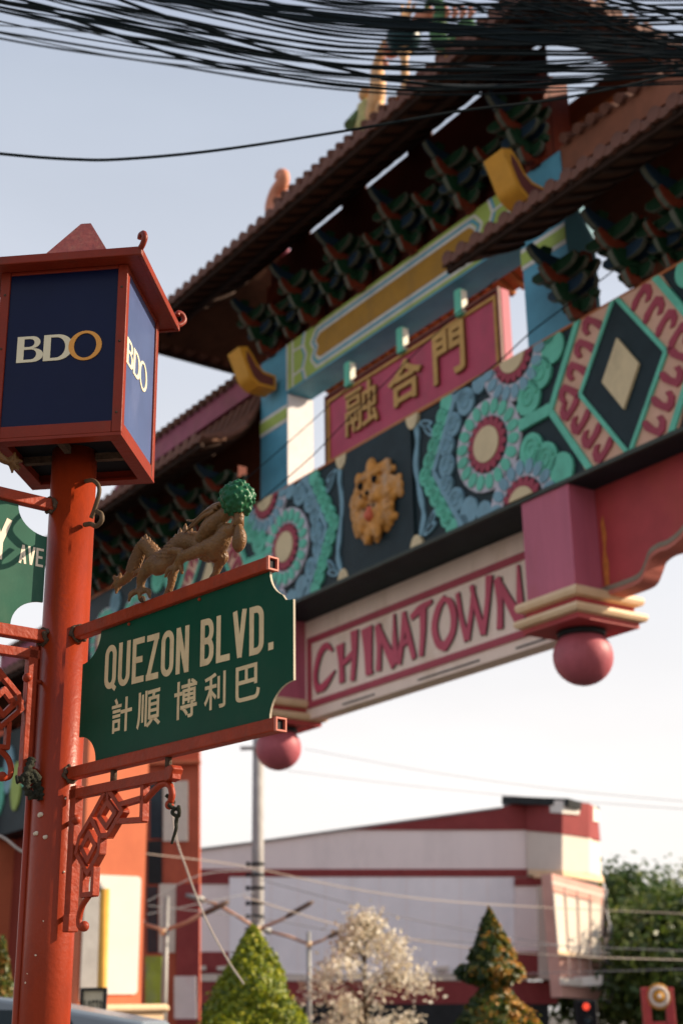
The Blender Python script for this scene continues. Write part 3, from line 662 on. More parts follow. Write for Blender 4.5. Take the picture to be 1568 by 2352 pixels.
# --- CHINATOWN board: a sign of its own
sign = thing('name_board', 'long pink and cream board reading CHINATOWN in brushed red letters under the frieze', 'sign', GO, GROT)
BV = .66
obj('board', MB().box(-5.98, -.225, BV, BV + .26, 5.80, ZF0 - .01), M_board, sign)
def rectframe(name, x0, x1, z0, z1, w, y0, y1, m, parent):
    return obj(name, MB().prism([[(x0, z0), (x1, z0), (x1, z1), (x0, z1)], [(x0 + w, z0 + w), (x0 + w, z1 - w), (x1 - w, z1 - w), (x1 - w, z0 + w)]], y0, y1), m, parent)
rectframe('red_border', -5.90, -.28, 5.96, 7.04, .095, BV - .025, BV, mat('border_red', (.38, .06, .085), .55, .15, 3), sign)
for a, b in ((-5.0, -4.2), (-3.2, -1.9), (-1.2, -.5)): obj('edge_slot', MB().box(a, b, BV - .004, BV, 5.845, 5.87), M_dark, sign)
M_let = mat('letter_red', (.50, .075, .12), .5, .15, 4)
BR = {  # brushed strokes: list of (points, widths)
 'C': [([(.86, .80), (.62, .96), (.34, .86), (.14, .52), (.12, .22), (.26, .02)], [.05, .12, .15, .14, .13, .16]), ([(.20, .04), (.52, .10), (.95, .34)], [.10, .15, .03])],
 'H': [([(.16, .88), (.20, .45), (.22, .02)], [.24, .15, .16]), ([(.80, 1.06), (.78, .5), (.68, -.02)], [.22, .15, .13]), ([(.20, .40), (.52, .50), (.80, .62)], [.08, .12, .10])],
 'I': [([(.42, 1.02), (.48, .55), (.50, .0)], [.55, .40, .30]), ([(.35, .04), (.8, .02)], [.16, .10])],
 'N': [([(.14, .98), (.17, .5), (.12, .0)], [.17, .13, .14]), ([(.13, 1.0), (.45, .5), (.82, .0)], [.07, .15, .20]), ([(.86, 1.08), (.85, .55), (.86, .04)], [.05, .12, .17])],
 'A': [([(.46, 1.04), (.32, .5), (.06, .0)], [.14, .15, .20]), ([(.44, 1.04), (.66, .5), (.90, .0)], [.10, .16, .14]), ([(.25, .34), (.5, .40), (.74, .44)], [.08, .12, .10])],
 'T': [([(.0, .86), (.45, .97), (1.0, 1.04)], [.12, .16, .08]), ([(.58, .98), (.54, .5), (.42, .0)], [.20, .16, .12])],
 'O': [([(.60, 1.02), (.30, .84), (.10, .50), (.22, .16), (.52, .02)], [.10, .15, .16, .15, .16]), ([(.52, 1.0), (.80, .86), (.92, .55), (.82, .24), (.46, .0)], [.06, .14, .16, .15, .16])],
 'W': [([(.02, 1.0), (.10, .5), (.24, .0)], [.10, .10, .13]), ([(.50, 1.02), (.40, .5), (.25, .0)], [.07, .10, .12]), ([(.44, 1.04), (.58, .5), (.72, .02)], [.08, .11, .12]), ([(.98, 1.10), (.88, .55), (.72, .0)], [.16, .11, .12])],
}
def brush_letter(ch, x0, x1, z0, z1, y0, y1, m, side, parent, aspect=None):
    mb = MB(); w, h = x1 - x0, z1 - z0
    for k, (pts, ws) in enumerate(BR[ch]):
        pp = spline([(x0 + p[0] * w, z0 + p[1] * h, ws[i] * 1.55 * min(w, h * .8)) for i, p in enumerate(pts)], 6)
        poly = strokepoly([(p[0], p[1]) for p in pp], [max(.012, p[2]) for p in pp])
        mb.prism(poly, y0 - .002 * k, y1, 0, 1)
    return obj('letter', mb, [m, side], parent)
for ch, a, b in (('C', -5.74, -5.12), ('H', -5.10, -4.52), ('I', -4.46, -4.14), ('N', -4.13, -3.58), ('A', -3.63, -3.19), ('T', -3.28, -2.80), ('O', -2.82, -2.31), ('W', -2.27, -1.58), ('N', -1.52, -.96)):
    brush_letter(ch, a, b, 6.16, 6.84, BV - .030, BV, M_let, M_letside, sign)

# --- plaque with three characters
def glyph(ch, x0, x1, z0, z1, y0, y1, mats, parent, bold=0.0, name='letter'):
    cu = bpy.data.curves.new('t', 'FONT'); cu.body = ch; cu.extrude = .05; cu.offset = bold; cu.resolution_u = 4
    o = bpy.data.objects.new('t', cu); COL.objects.link(o); bpy.context.view_layer.update()
    me = bpy.data.meshes.new_from_object(o.evaluated_get(bpy.context.evaluated_depsgraph_get())); bpy.data.objects.remove(o); bpy.data.curves.remove(cu)
    n = len(me.vertices); c = np.empty(n * 3); me.vertices.foreach_get('co', c); c = c.reshape(-1, 3)
    lo, hi = c.min(0), c.max(0); t = (c - lo) / (hi - lo + 1e-9)
    q = np.stack([x0 + t[:, 0] * (x1 - x0), y1 + t[:, 2] * (y0 - y1), z0 + t[:, 1] * (z1 - z0)], 1)
    me.vertices.foreach_set('co', q.ravel()); me.name = name
    me.materials.clear()
    for m in mats: me.materials.append(m)
    me.update()
    if len(mats) > 1:
        for p in me.polygons: p.material_index = 0 if abs(p.normal.y) > .7 else 1
    return link(name, me, parent)
plq = thing('gate_plaque', 'crimson plaque with gold rim and three gold Chinese characters hung above the frieze', 'plaque', GO, GROT)
PV = .46
obj('board', MB().box(-5.02, -.86, PV, PV + .16, 9.40, 10.70, ch=.012), M_plaque, plq)
rectframe('gold_rim', -4.97, -.94, 9.55, 10.62, .05, PV - .03, PV, M_gold, plq)
rectframe('outer_rim', -5.02, -.862, 9.46, 10.70, .035, PV - .045, PV - .001, mat('plaque_rim_dark', (.16, .05, .035), .5, .2), plq)
M_goldL = mat('gold_character', (.52, .30, .085), .45, .2, 9)
for ch, a, b, z0, z1 in (('融', -4.46, -3.62, 9.80, 10.53), ('合', -3.36, -2.55, 9.82, 10.50), ('門', -2.29, -1.60, 9.80, 10.55)):
    glyph(ch, a, b, z0, z1, PV - .05, PV, [M_goldL, mat('gold_side_dark', (.22, .10, .03), .6, .2)], plq, .022 if ch != '融' else .006, 'character')
for u in (-4.32, -2.98, -1.64):
    cl = obj('hook', MB().box(u - .07, u + .07, PV - .10, PV + .02, 10.60, 11.0, ch=.008), M_mint, plq)
    obj('hook_side', MB().box(u + .072, u + .080, PV - .085, PV + .01, 10.63, 10.97), mat('hook_pale', (.78, .80, .66), .6, .1), cl)

# rear eave seen under the lintel, sunlit underside ribs
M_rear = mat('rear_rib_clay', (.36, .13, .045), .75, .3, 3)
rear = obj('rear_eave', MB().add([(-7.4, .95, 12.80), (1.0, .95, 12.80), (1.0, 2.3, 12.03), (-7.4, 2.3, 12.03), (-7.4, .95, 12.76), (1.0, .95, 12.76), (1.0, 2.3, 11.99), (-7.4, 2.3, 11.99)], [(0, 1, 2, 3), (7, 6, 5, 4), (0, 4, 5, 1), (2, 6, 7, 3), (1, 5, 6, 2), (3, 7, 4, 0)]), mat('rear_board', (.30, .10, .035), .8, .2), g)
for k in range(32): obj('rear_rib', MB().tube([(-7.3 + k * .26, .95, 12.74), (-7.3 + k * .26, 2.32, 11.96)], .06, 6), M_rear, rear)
# scrap of gilded carving by the left pillar
lump('gilt_carving', [((-5.22 + .03 * math.sin(k * 2.1), .75, 10.1 + .10 * k), .06, (1, 1, 1)) for k in range(9)], M_fig3, g, .03, .05, 8)

# --- main columns under the gate
def column(u0, u1, v0, v1, panel):
    c = obj('main_column', MB().box(u0, u1, v0, v1, 0, ZF0), M_orange, g)
    obj('plinth', MB().box(u0 - .3, u1 + .30, v0 - .3, v1 + .3, 1.55, 1.72, ch=.03), M_mould, c)
    obj('plinth', MB().box(u0 - .38, u1 + .38, v0 - .38, v1 + .38, 1.72, 1.86, ch=.05), M_mould, c)
    obj('plinth_body', MB().box(u0 - .2, u1 + .2, v0 - .2, v1 + .2, 0, 1.55), M_mould, c)
    if panel:
        mb = MB(); a, b, z0, z1, r = v0 + .14, v1 - .09, 2.03, 4.02, .07
        pl = arc(b - r, z1 - r, r, r, 0, 90, 4) + arc(a + r, z1 - r, r, r, 90, 180, 4) + arc(a + r, z0 + r, r, r, 180, 270, 4) + arc(b - r, z0 + r, r, r, 270, 360, 4)
        obj('white_panel', mb.prism(pl, 0, .03, tf=lambda x, y, z: (u1 + y, x, z)), M_panelw, c)
        obj('grey_door', MB().box(u1 + .031, u1 + .05, v0 + .02, v0 + .33, 1.92, 3.9), M_grey, c)
column(-13.4, -11.8, -.22, .98, True)
column(5.6, 7.2, -.22, .98, False)
column(-18.6, -16.9, -.22, .98, False)
obj('side_beam', MB().box(-17.0, -13.3, .0, .86, 5.2, 7.3), M_gblack, g)
for k in range(8): obj('side_scroll', MB().prism(ell(-16.6 + k * .45, 6.1 + .4 * (k % 2), .26, .5, 14), -.04, 0), (M_mint, M_fblue, M_lgreen)[k % 3], g)
obj('side_wall', MB().box(-16.9, -13.4, .5, .7, 0, 5.2), mat('side_wall_red', (.24, .045, .03), .7, .15, 2), g)

# --- figures on the ridge
def gloc(u, v, z):
    c, s = math.cos(GROT), math.sin(GROT); return (GO[0] + u * c - v * s, GO[1] + u * s + v * c, z)
f = thing('ridge_tail_ornament', 'terracotta curled tail ornament at the left end of the upper roof ridge', 'ornament', gloc(-6.62, .55, 14.7), GROT)
obj('curled_tail', MB().tube(spline([(.25, 0, -.15), (.0, 0, .1), (-.12, 0, .35), (-.02, 0, .6), (.15, 0, .72), (.22, 0, .85), (.1, 0, .95), (.02, 0, .88)], 5), [.20 - .13 * i / 35 for i in range(36)], 10), M_fig1, f)
f = thing('roof_figurine', 'small yellow and green robed figurine standing on the upper roof ridge', 'figurine', gloc(-3.9, .55, 14.85), GROT)
obj('robe', MB().lathe([(.24, 0), (.22, .25), (.15, .5), (.17, .62), (.08, .72)], n=14, sy=.8), M_fig2, f)
obj('head', MB().ball((0, 0, .84), .12, 12), M_fig3, f)
obj('sleeve', MB().tube([(-.15, -.02, .6), (-.28, -.1, .45), (-.2, -.2, .3)], [.07, .08, .09], 8), mat('sleeve_green', (.12, .18, .08), .6, .2), f)
obj('sleeve', MB().tube([(.15, -.02, .6), (.30, -.05, .62), (.36, -.1, .85)], [.07, .07, .05], 8), M_fig3, f)
for nm, lab, u, sgn in (('ridge_dragon', 'coiling gold dragon on the upper ridge, behind the cables, facing the pearl', -3.55, 1), ('ridge_dragon', 'green-bodied dragon on the upper ridge right of the pearl behind the cables', -1.9, -1)):
    f = thing(nm, lab, 'dragon figure', gloc(u, .55, 14.9), GROT, 'dragons on the upper ridge')
    obj('body', MB().tube(spline([(-sgn * .75, 0, .1), (-sgn * .5, .05, .5), (-sgn * .2, 0, .25), (sgn * .05, -.05, .6), (sgn * .0, 0, 1.1), (sgn * .25, 0, 1.45), (sgn * .4, 0, 1.2)], 6), [.05 + .09 * math.sin(math.pi * min(1, i / 30)) for i in range(37)], 9), M_fig3 if sgn > 0 else mat('dragon_green', (.06, .14, .05), .6, .25), f)
    obj('head', MB().ball((sgn * .45, 0, 1.2), .16, 12, sx=1.5), M_fig1, f)
    for q in (-.5, -.2, .05): obj('leg', MB().tube([(sgn * q, 0, .4), (sgn * q + .1, -.12, .2), (sgn * q, -.12, .0)], [.06, .05, .03], 6), M_fig3, f)
    for q in range(6): obj('fin', MB().prism([(0, 0), (.16, .0), (.05, .24)], -.015, .015), M_fig1, f, (-sgn * .6 + sgn * .18 * q, 0, .5 + .12 * q))
f = thing('ridge_pearl', 'dark blue-green pearl on a gold stand between the ridge dragons', 'ornament', gloc(-2.85, .55, 14.9), GROT)
obj('stand', MB().lathe([(.2, 0), (.08, .2), (.06, .8), (.12, .95)], n=10), M_fig3, f)
obj('pearl', MB().ball((0, 0, 1.2), .28, 16), mat('pearl_teal', (.01, .05, .06), .35, .2), f)
for k in range(5): obj('flame', MB().prism([(-.06, 0), (.06, 0), (.0, .4)], -.02, .02), M_fig3, f, (0, 0, 1.45), (0, R(-60 + 30 * k), 0))

# ------------------------------------------------------------------ street-sign post
PX, PY = -.98, 4.75
post = thing('sign_post', 'glossy orange-red round steel post carrying the signs and lantern', 'post', (PX, PY, .12))
obj('shaft', MB().lathe([(.082, 0), (.082, 3.50)], n=48), M_pole, post)
obj('base_flange', MB().lathe([(.16, 0), (.16, .02), (.09, .03), (.084, .10)], n=24), M_pole, post)
obj('conduit', MB().tube([(-.088, -.012, .02), (-.088, -.012, 2.75)], .014, 10), M_pole, post)
A1, A2 = R(-46.6), R(40.0)
def hollow_bar(name, x0, x1, z0, z1, hy, rot, m=M_bar, end=0):
    w = .005
    o = obj(name, MB().box(x0, x1, -hy, hy, z0, z1), m, post, (0, 0, -.12), (0, 0, rot)); bevel(o, .004)
    if end:
        obj('open_end', MB().box(x1 - .001, x1 + .0012, -hy + .007, hy - .007, z0 + .007, z1 - .007), M_black, o)
        obj('end_rim', MB().prism([[(-hy, z0), (hy, z0), (hy, z1), (-hy, z1)], [(-hy + .005, z0 + .005), (-hy + .005, z1 - .005), (hy - .005, z1 - .005), (hy - .005, z0 + .005)]], x1, x1 + .010, tf=lambda x, y, z: (y, x, z)), mat('bar_rim', (.42, .12, .08), .5, .2), o)
    return o
hollow_bar('arm', .06, 1.12, 2.848, 2.890, .020, A1, end=1)
hollow_bar('arm', .06, 1.155, 2.362, 2.402, .020, A1, end=1)
hollow_bar('arm', -1.2, -.06, 3.328, 3.370, .020, A2)
hollow_bar('arm', -1.2, -.06, 2.840, 2.882, .020, A2)
random.seed(5)
for rot, x, z in ((A1, .082, 2.869), (A1, .082, 2.382), (A2, -.082, 3.349), (A2, -.082, 2.861)):
    wd = lump('weld', [((x + random.uniform(-.008, .012) * (1 if x > 0 else -1), .026 * math.cos(k), z + .026 * math.sin(k)), random.uniform(.006, .010)) for k in np.linspace(0, 6.28, 18)], M_weld, post, .004, .003, 60)
    wd.location = (0, 0, -.12); wd.rotation_euler = (0, 0, rot)
obj('cable_hook', MB().tube([(p[0], -.0, p[1]) for p in spline([(.08, 3.44), (.135, 3.425), (.175, 3.38), (.150, 3.315), (.13, 3.285)], 6)], .008, 8).tube([(p[0], -.0, p[1]) for p in spline([(.165, 3.30), (.195, 3.28), (.196, 3.255), (.165, 3.245), (.13, 3.262), (.09, 3.27)], 6)], .009, 8), M_hook, post, (0, 0, -.12), (0, 0, A1))
for k in range(9):      # lumps of splashed mortar on the shaft
    a, z = random.uniform(-2.3, -.6), random.uniform(1.6, 2.7)
    if k < 4: a, z = ((-2.0, 2.245), (-2.15, 2.185), (-1.75, 2.17), (-1.85, 1.80))[k]
    r = (.012, .010, .009)[k] if k < 3 else random.uniform(.002, .005)
    lump('mortar_splash', [((.083 * math.cos(a) + random.uniform(-r, r) * .6, .083 * math.sin(a), z + random.uniform(-r, r) * .6), r * .6) for _ in range(5)], mat('mortar', (.55, .47, .36), .9, .25, 80), post, .002).location = (0, 0, -.12)

# --- letters of the green signs (condensed capitals built from strokes)
def rr(w, t):  # rounded loop centre line
    r = w * .42; a, b, c, d = t / 2, w - t / 2, t / 2, 1 - t / 2
    return a, b, c, d, r
def cap(ch, x0, z0, w, h, t, y0, y1, m, parent, slope=0.0):
    """w,h in metres; t stroke"""
    mb = MB(); k = [0]
    def st(path, closed=False, ww=None):
        ww = ww or t; P = [np.array(p) for p in path]; n = len(P); Lp, Rp = [], []
        for i in range(n):
            if closed: a, b, c = P[i - 1], P[i], P[(i + 1) % n]
            else: a, b, c = P[max(i - 1, 0)], P[i], P[min(i + 1, n - 1)]
            d1 = (b - a); d2 = (c - b)
            if np.linalg.norm(d1) < 1e-9: d1 = d2
            if np.linalg.norm(d2) < 1e-9: d2 = d1
            d1 = d1 / np.linalg.norm(d1); d2 = d2 / np.linalg.norm(d2); n1 = np.array([-d1[1], d1[0]]); n2 = np.array([-d2[1], d2[0]])
            mt = n1 + n2; mt = mt / max(.35, (1 + n1 @ n2)); Lp.append(b + mt * ww / 2); Rp.append(b - mt * ww / 2)
        sk = lambda p: (x0 + p[0], z0 + p[1] + slope * p[0])
        q = .0003 * k[0]; k[0] += 1
        if closed: mb.prism([[sk(p) for p in Lp], [sk(p) for p in Rp[::-1]]] if False else [[sk(p) for p in Rp], [sk(p) for p in Lp[::-1]]], y0 - q, y1)
        else: mb.prism([sk(p) for p in Lp + Rp[::-1]], y0 - q, y1)
    e = t / 2; rx = min(w * .5 - e, w * .42); ry = rx * 1.15
    def loop(xa, xb, za, zb): return arc(xb - rx, zb - ry, rx, ry, 0, 90, 6) + arc(xa + rx, zb - ry, rx, ry, 90, 180, 6) + arc(xa + rx, za + ry, rx, ry, 180, 270, 6) + arc(xb - rx, za + ry, rx, ry, 270, 360, 6)
    if ch in 'OQ': st(loop(e, w - e, e, h - e), True)
    if ch == 'Q': st([(w * .62, h * .10), (w * 1.0, -h * .03)], ww=t * .8)
    if ch == 'U': st([(e, h)] + [(e, h * .3)] + arc(e + rx, e + ry, rx, ry, 180, 270, 6) + arc(w - e - rx, e + ry, rx, ry, 270, 360, 6) + [(w - e, h)])
    if ch in 'ELBD': st([(e, 0), (e, h)])
    if ch == 'E':
        for z in (e, h - e): st([(e, z), (w, z)])
        st([(e, h * .51), (w * .86, h * .51)])
    if ch == 'L': st([(e, e), (w, e)])
    if ch == 'Z': st([(0, h - e), (w, h - e)]); st([(w - e * 1.1, h - e), (e * 1.1, e)]); st([(0, e), (w, e)])
    if ch == 'N': st([(e, 0), (e, h)]); st([(w - e, 0), (w - e, h)]); st([(e * 1.1, h - .002), (w - e * 1.1, .002)], ww=t * .95)
    if ch == 'V': st([(e, h), (w / 2, e * .2)]); st([(w - e, h), (w / 2, e * .2)])
    if ch == 'A': st([(e, 0), (w / 2, h)]); st([(w - e, 0), (w / 2, h)]); st([(w * .25, h * .27), (w * .75, h * .27)], ww=t * .85)
    if ch == 'Y': st([(e, h), (w / 2, h * .42)]); st([(w - e, h), (w / 2, h * .42)]); st([(w / 2, 0), (w / 2, h * .46)])
    if ch == 'K': st([(e, 0), (e, h)]); st([(w - e, h), (e, h * .45)]); st([(w * .4, h * .55), (w - e, 0)])
    if ch == 'D': st([(e, h - e)] + arc(w - e - rx, h - e - ry, rx, ry, 90, 0, 6) + arc(w - e - rx, e + ry, rx, ry, 0, -90, 6) + [(e, e)])
    if ch == 'B':
        ry2 = h * .19
        st([(e, h - e)] + arc(w - e - rx, h - e - ry2, rx * .95, ry2, 90, 0, 6) + arc(w - e - rx, h * .52 + ry2, rx * .95, ry2, 0, -90, 6) + [(e, h * .52)])
        st([(e, h * .52 + .0005)] + arc(w - e - rx, h * .52 - ry2, rx, ry2, 90, 0, 6) + arc(w - e - rx, e + ry2, rx, ry2, 0, -90, 6) + [(e, e)])
    if ch == '.': st([(e, 0), (e, t * 1.1)], ww=t * 1.1)
    return obj('letter', mb, m, parent)

def notched(x0, x1, z0, z1, nx, nz):
    o = arc(x0, z0, nx, nz, 90, 0, 10) + arc(x1, z0, nx, nz, 180, 90, 10) + arc(x1, z1, nx, nz, 270, 180, 10) + arc(x0, z1, nx, nz, 0, -90, 10)
    return o
qs = thing('street_sign', 'green street sign reading QUEZON BLVD. with cream letters and Chinese characters', 'street sign', (PX, PY, 0), A1)
plo = notched(.128, 1.222, 2.404, 2.846, .105, .095)
plo = [(p[0], p[1] - .012 * (p[0] - .1) if 2.5 < p[1] < 2.76 else p[1]) for p in plo]
pl = obj('plate', MB().prism(plo, -.004, .004, 0, 1), [M_green, M_edge], qs)
yF = -.0048
for i, ch in enumerate('QUEZON'): cap(ch, .266 + i * .0795, 2.636 - .020 * i * .0795 / .4, .066, .150, .0205, yF, -.0038, M_cream, qs, -.03)
for i, ch in enumerate('BLVD'): cap(ch, .788 + i * .079, 2.618 - .004 * i, .066, .148, .0205, yF, -.0038, M_cream, qs, -.03)
cap('.', 1.113, 2.606, .024, .15, .0205, yF, -.0038, M_cream, qs)
for ch, a, b, z0, z1 in (('計', .318, .432, 2.479, 2.595), ('順', .460, .588, 2.472, 2.592), ('博', .660, .775, 2.470, 2.590), ('利', .812, .915, 2.474, 2.586), ('巴', .963, 1.074, 2.474, 2.582)):
    glyph(ch, a, b, z0, z1, yF, -.0038, [M_cream], qs, .012, 'character')
for x in (.40, .78): obj('rivet', MB().ball((x, -.006, 2.836), .006, 8), M_bar, qs)
ls = thing('street_sign', 'green street sign cut off at the left edge, ending in the letters Y AVE', 'street sign', (PX, PY, 0), A2)
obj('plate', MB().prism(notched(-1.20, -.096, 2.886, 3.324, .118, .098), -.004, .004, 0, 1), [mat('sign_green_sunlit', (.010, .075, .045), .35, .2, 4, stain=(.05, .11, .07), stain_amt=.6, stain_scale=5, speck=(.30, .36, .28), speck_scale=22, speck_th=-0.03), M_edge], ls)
M_cream2 = mat('pale_vinyl', (.66, .58, .46), .5, .1, 12, stain=(.35, .26, .15), stain_amt=.5, stain_scale=16)
cap('Y', -.315, 3.108, .082, .152, .0215, yF, -.0038, M_cream2, ls, .01)
for i, ch in enumerate('AVE'): cap(ch, -.199 + i * .0325, 3.110, .029, .068, .0088, yF, -.0038, M_cream2, ls)

# --- scrolled hanging brackets
def orn_bracket(name, label, rot, flip):
    b = thing(name, label, 'bracket', (PX, PY, 0), rot, 'ornamental brackets on the post')
    S = lambda pts: [((-p[0] if flip else p[0]), p[1]) for p in pts]
    h = .012
    def bar_(nm, pts, w, hh=h):
        return bevel(obj(nm, MB().bar(S(pts), w, -hh, hh), M_bar, b), .002)
    bar_('upright', [(.124, 2.325), (.124, 1.882)], .034, .016)
    bar_('top_rail', [(.112, 2.310), (.665, 2.306)], .032, .016)
    bar_('lattice', [(.300, 2.290), (.235, 2.225), (.170, 2.165), (.154, 2.115), (.226, 2.045), (.285, 2.105), (.287, 2.150)], .017)
    bar_('lattice', [(.330, 2.295), (.385, 2.245), (.408, 2.222), (.375, 2.195), (.330, 2.155), (.290, 2.157), (.232, 2.222)], .017)
    bar_('lattice', [(.385, 2.245), (.510, 2.252)], .017)
    bar_('lattice', [(.512, 2.295), (.512, 2.185), (.372, 2.195)], .017)
    for c in ((.320, 2.222, .046, .040), (.220, 2.130, .040, .044)):
        bar_('diamond', [(c[0] - c[2], c[1]), (c[0], c[1] + c[3]), (c[0] + c[2], c[1]), (c[0], c[1] - c[3]), (c[0] - c[2], c[1])], .019, .010)
    bar_('diamond_link', [(.320, 2.262), (.316, 2.295)], .014, .010); bar_('diamond_link', [(.180, 2.130), (.150, 2.140)], .014, .010)
    bar_('lattice', [(.240, 2.066), (.256, 2.058), (.256, 1.980), (.196, 1.980), (.196, 2.062)], .016)
    y = lambda pts: [(p[0], 0, p[1]) for p in S(pts)]
    obj('hook', MB().tube(y(spline([(.505, 2.238), (.560, 2.268), (.600, 2.284), (.638, 2.278), (.655, 2.250), (.648, 2.222)], 5)), .011, 8).ball(y([(.643, 2.216)])[0], .015, 10), M_bar, b)
    obj('foot_scroll', MB().tube(y(spline([(.225, 1.976), (.190, 1.948), (.175, 1.915), (.178, 1.888), (.195, 1.878)], 5)), .010, 8).ball(y([(.205, 1.884)])[0], .017, 10), M_bar, b)
    bevel(obj('knuckle', MB().prism(S([(.640, 2.285), (.668, 2.29), (.684, 2.320), (.672, 2.333), (.640, 2.328)]), -.02, .02), M_bar, b), .003)
    for x in (.337, .632): obj('hanger_stub', MB().tube(y([(x, 2.315), (x, 2.365)]), .011, 8), M_weld, b)
    for z in (2.218, 1.915): obj('bolt', MB().tube(y([(.075, z), (.125, z)]), .008, 8), M_bar, b)
    obj('bolt_head', MB().ball((-.140 if flip else .140, -.008, 2.225), .017, 10), M_bar, b)
    bevel(obj('foot_clamp', MB().box(*sorted(((-.107 if flip else .107), (-.142 if flip else .142))), -.019, .019, 1.870, 1.925), M_bar, b), .003)
    return b
orn_bracket('ornamental_bracket', 'red lattice bracket hanging right of the post below the QUEZON BLVD. sign', A1, False)
lb = orn_bracket('ornamental_bracket', 'red lattice bracket hanging left of the post under the Y AVE sign', A2, True); lb.location = (PX, PY, .482)
# ropes
rp = thing('rope_end', 'short frayed dark rope knotted on the tip of the right bracket hook', 'rope', (PX, PY, 0), A1)
obj('knot', MB().tube([(p[0], p[1], p[2]) for p in spline([(.640, -.012, 2.245), (.648, .012, 2.225), (.655, -.01, 2.212), (.672, .008, 2.200), (.690, 0, 2.205), (.694, 0, 2.188), (.680, .006, 2.178), (.664, -.004, 2.190), (.670, .004, 2.206)], 5)], .006, 7), M_rope, rp)
obj('tail', MB().tube([(p[0], p[1], p[2]) for p in spline([(.685, 0, 2.183), (.676, .003, 2.160), (.680, 0, 2.140), (.666, 0, 2.112), (.660, 0, 2.098)], 5)], [.007 - .003 * i / 20 for i in range(21)], 7), M_rope, rp)
rp = thing('rope_knot', 'bunched dark cloth rope tied round the foot of the left bracket beside the post', 'rope', (PX, PY, 0), A2)
for k, pth in enumerate(([(-.112, -.02, 2.430), (-.122, -.03, 2.405), (-.135, -.035, 2.372), (-.125, -.03, 2.350)], [(-.165, -.02, 2.356), (-.140, -.03, 2.362), (-.118, -.032, 2.368), (-.095, -.03, 2.352), (-.078, -.03, 2.325), (-.072, -.03, 2.296)],
                         [(-.130, -.03, 2.350), (-.128, -.034, 2.325), (-.112, -.034, 2.306), (-.098, -.03, 2.312)], [(-.125, .02, 2.375), (-.10, -.035, 2.378), (-.088, -.02, 2.34), (-.092, -.03, 2.30)])):
    obj('strand', MB().tube([tuple(q) for q in spline(pth, 6)], [.013 + .004 * math.sin(i * 1.7) for i in range((len(pth) - 1) * 6 + 1)], 8), M_rope, rp)

# ------------------------------------------------------------------ lantern on the post
LROT = R(-6.35)
ln = thing('sign_lantern', 'square navy lantern with red frame and pyramid roof, printed BDO, on top of the post', 'lantern', (PX, PY, 0), LROT)
W, Z0, Z1 = .24, 3.545, 4.215
obj('core_box', MB().box(-W + .012, W - .012, -W + .012, W - .012, Z0 + .03, Z1 - .02), M_black, ln)
for sx in (-1, 1):
    for sy in (-1, 1):
        x, y = sorted((sx * W, sx * (W - .036))), sorted((sy * W, sy * (W - .036)))
        c = bevel(obj('corner_post', MB().box(x[0], x[1], y[0], y[1], Z0, Z1), M_lred, ln), .003)
        for z in (3.62, 3.9, 4.12): obj('screw', MB().ball((sx * (W - .02), sy * (W + .001), z), .005, 8, sy=.5), M_weld, c)
for ax in (0, 1):
    for s in (-1, 1):
        for z0, z1 in ((Z0, Z0 + .046), (Z1 - .014, Z1)):
            a = sorted((s * (W - .002), s * (W - .040)))
            bx = (-W + .037, W - .037, a[0], a[1]) if ax == 0 else (a[0], a[1], -W + .037, W - .037)
            bevel(obj('rail', MB().box(*bx, z0, z1), M_lred, ln), .003)
for ax, s in ((0, -1), (0, 1), (1, 1), (1, -1)):
    a = sorted((s * (W - .014), s * (W - .008)))
    bx = (-W + .037, W - .037, a[0], a[1]) if ax == 0 else (a[0], a[1], -W + .037, W - .037)
    obj('panel', MB().box(*bx, Z0 + .046, Z1 - .014), M_navysheen if (ax, s) == (1, 1) else M_navy, ln)
# underside frame
for s in (-1, 1):
    obj('bottom_flange', MB().box(-W, W, *sorted((s * W, s * (W - .05))), Z0 - .012, Z0 - .001), M_lred, ln)
    obj('bottom_flange', MB().box(*sorted((s * W, s * (W - .05))), -W + .051, W - .051, Z0 - .012, Z0 - .001), M_lred, ln)
obj('cross_strut', MB().box(-W + .05, W - .05, -.012, .012, Z0 - .006, Z0 + .02), M_weld, ln); obj('cross_strut', MB().box(-.012, .012, -W + .05, -.013, Z0 - .006, Z0 + .02), M_weld, ln)
# roof
e = .308
rf = MB()
n = 12; prof = [(e, 4.236), (.24, 4.268), (.145, 4.325), (.12, 4.355), (.02, 4.54), (.004, 4.546)]
vs = []
for r_, z in prof: vs += [(-r_, -r_, z), (r_, -r_, z), (r_, r_, z), (-r_, r_, z)]
rf.add(vs, [(i * 4 + k, i * 4 + (k + 1) % 4, (i + 1) * 4 + (k + 1) % 4, (i + 1) * 4 + k) for i in range(len(prof) - 1) for k in range(4)])
obj('roof', rf, mat('lantern_roof_faded_red', (.27, .065, .05), .6, .2, 9, .2, 40, stain=(.50, .27, .16), stain_amt=.7, stain_scale=6), ln)
obj('roof_underside', MB().box(-e + .01, e - .01, -e + .01, e - .01, 4.216, 4.224), M_lred, ln)
for s in (-1, 1):
    bevel(obj('eave_trim', MB().box(-e, e, *sorted((s * e, s * (e - .016))), 4.210, 4.244), M_lred, ln), .003)
    bevel(obj('eave_trim', MB().box(*sorted((s * e, s * (e - .016))), -e + .017, e - .017, 4.210, 4.244), M_lred, ln), .003)
for sx in (-1, 1):
    for sy in (-1, 1):
        d = Vector((sx, sy, 0)).normalized()
        pts = [Vector((sx * (e - .01), sy * (e - .01), 4.235)) + d * q[0] + Vector((0, 0, q[1])) for q in spline([(0, 0), (.02, .012), (.034, .034), (.024, .056), (.004, .058), (.0, .044)], 4)]
        obj('corner_curl', MB().tube(pts, .011, 8), M_lred, ln)
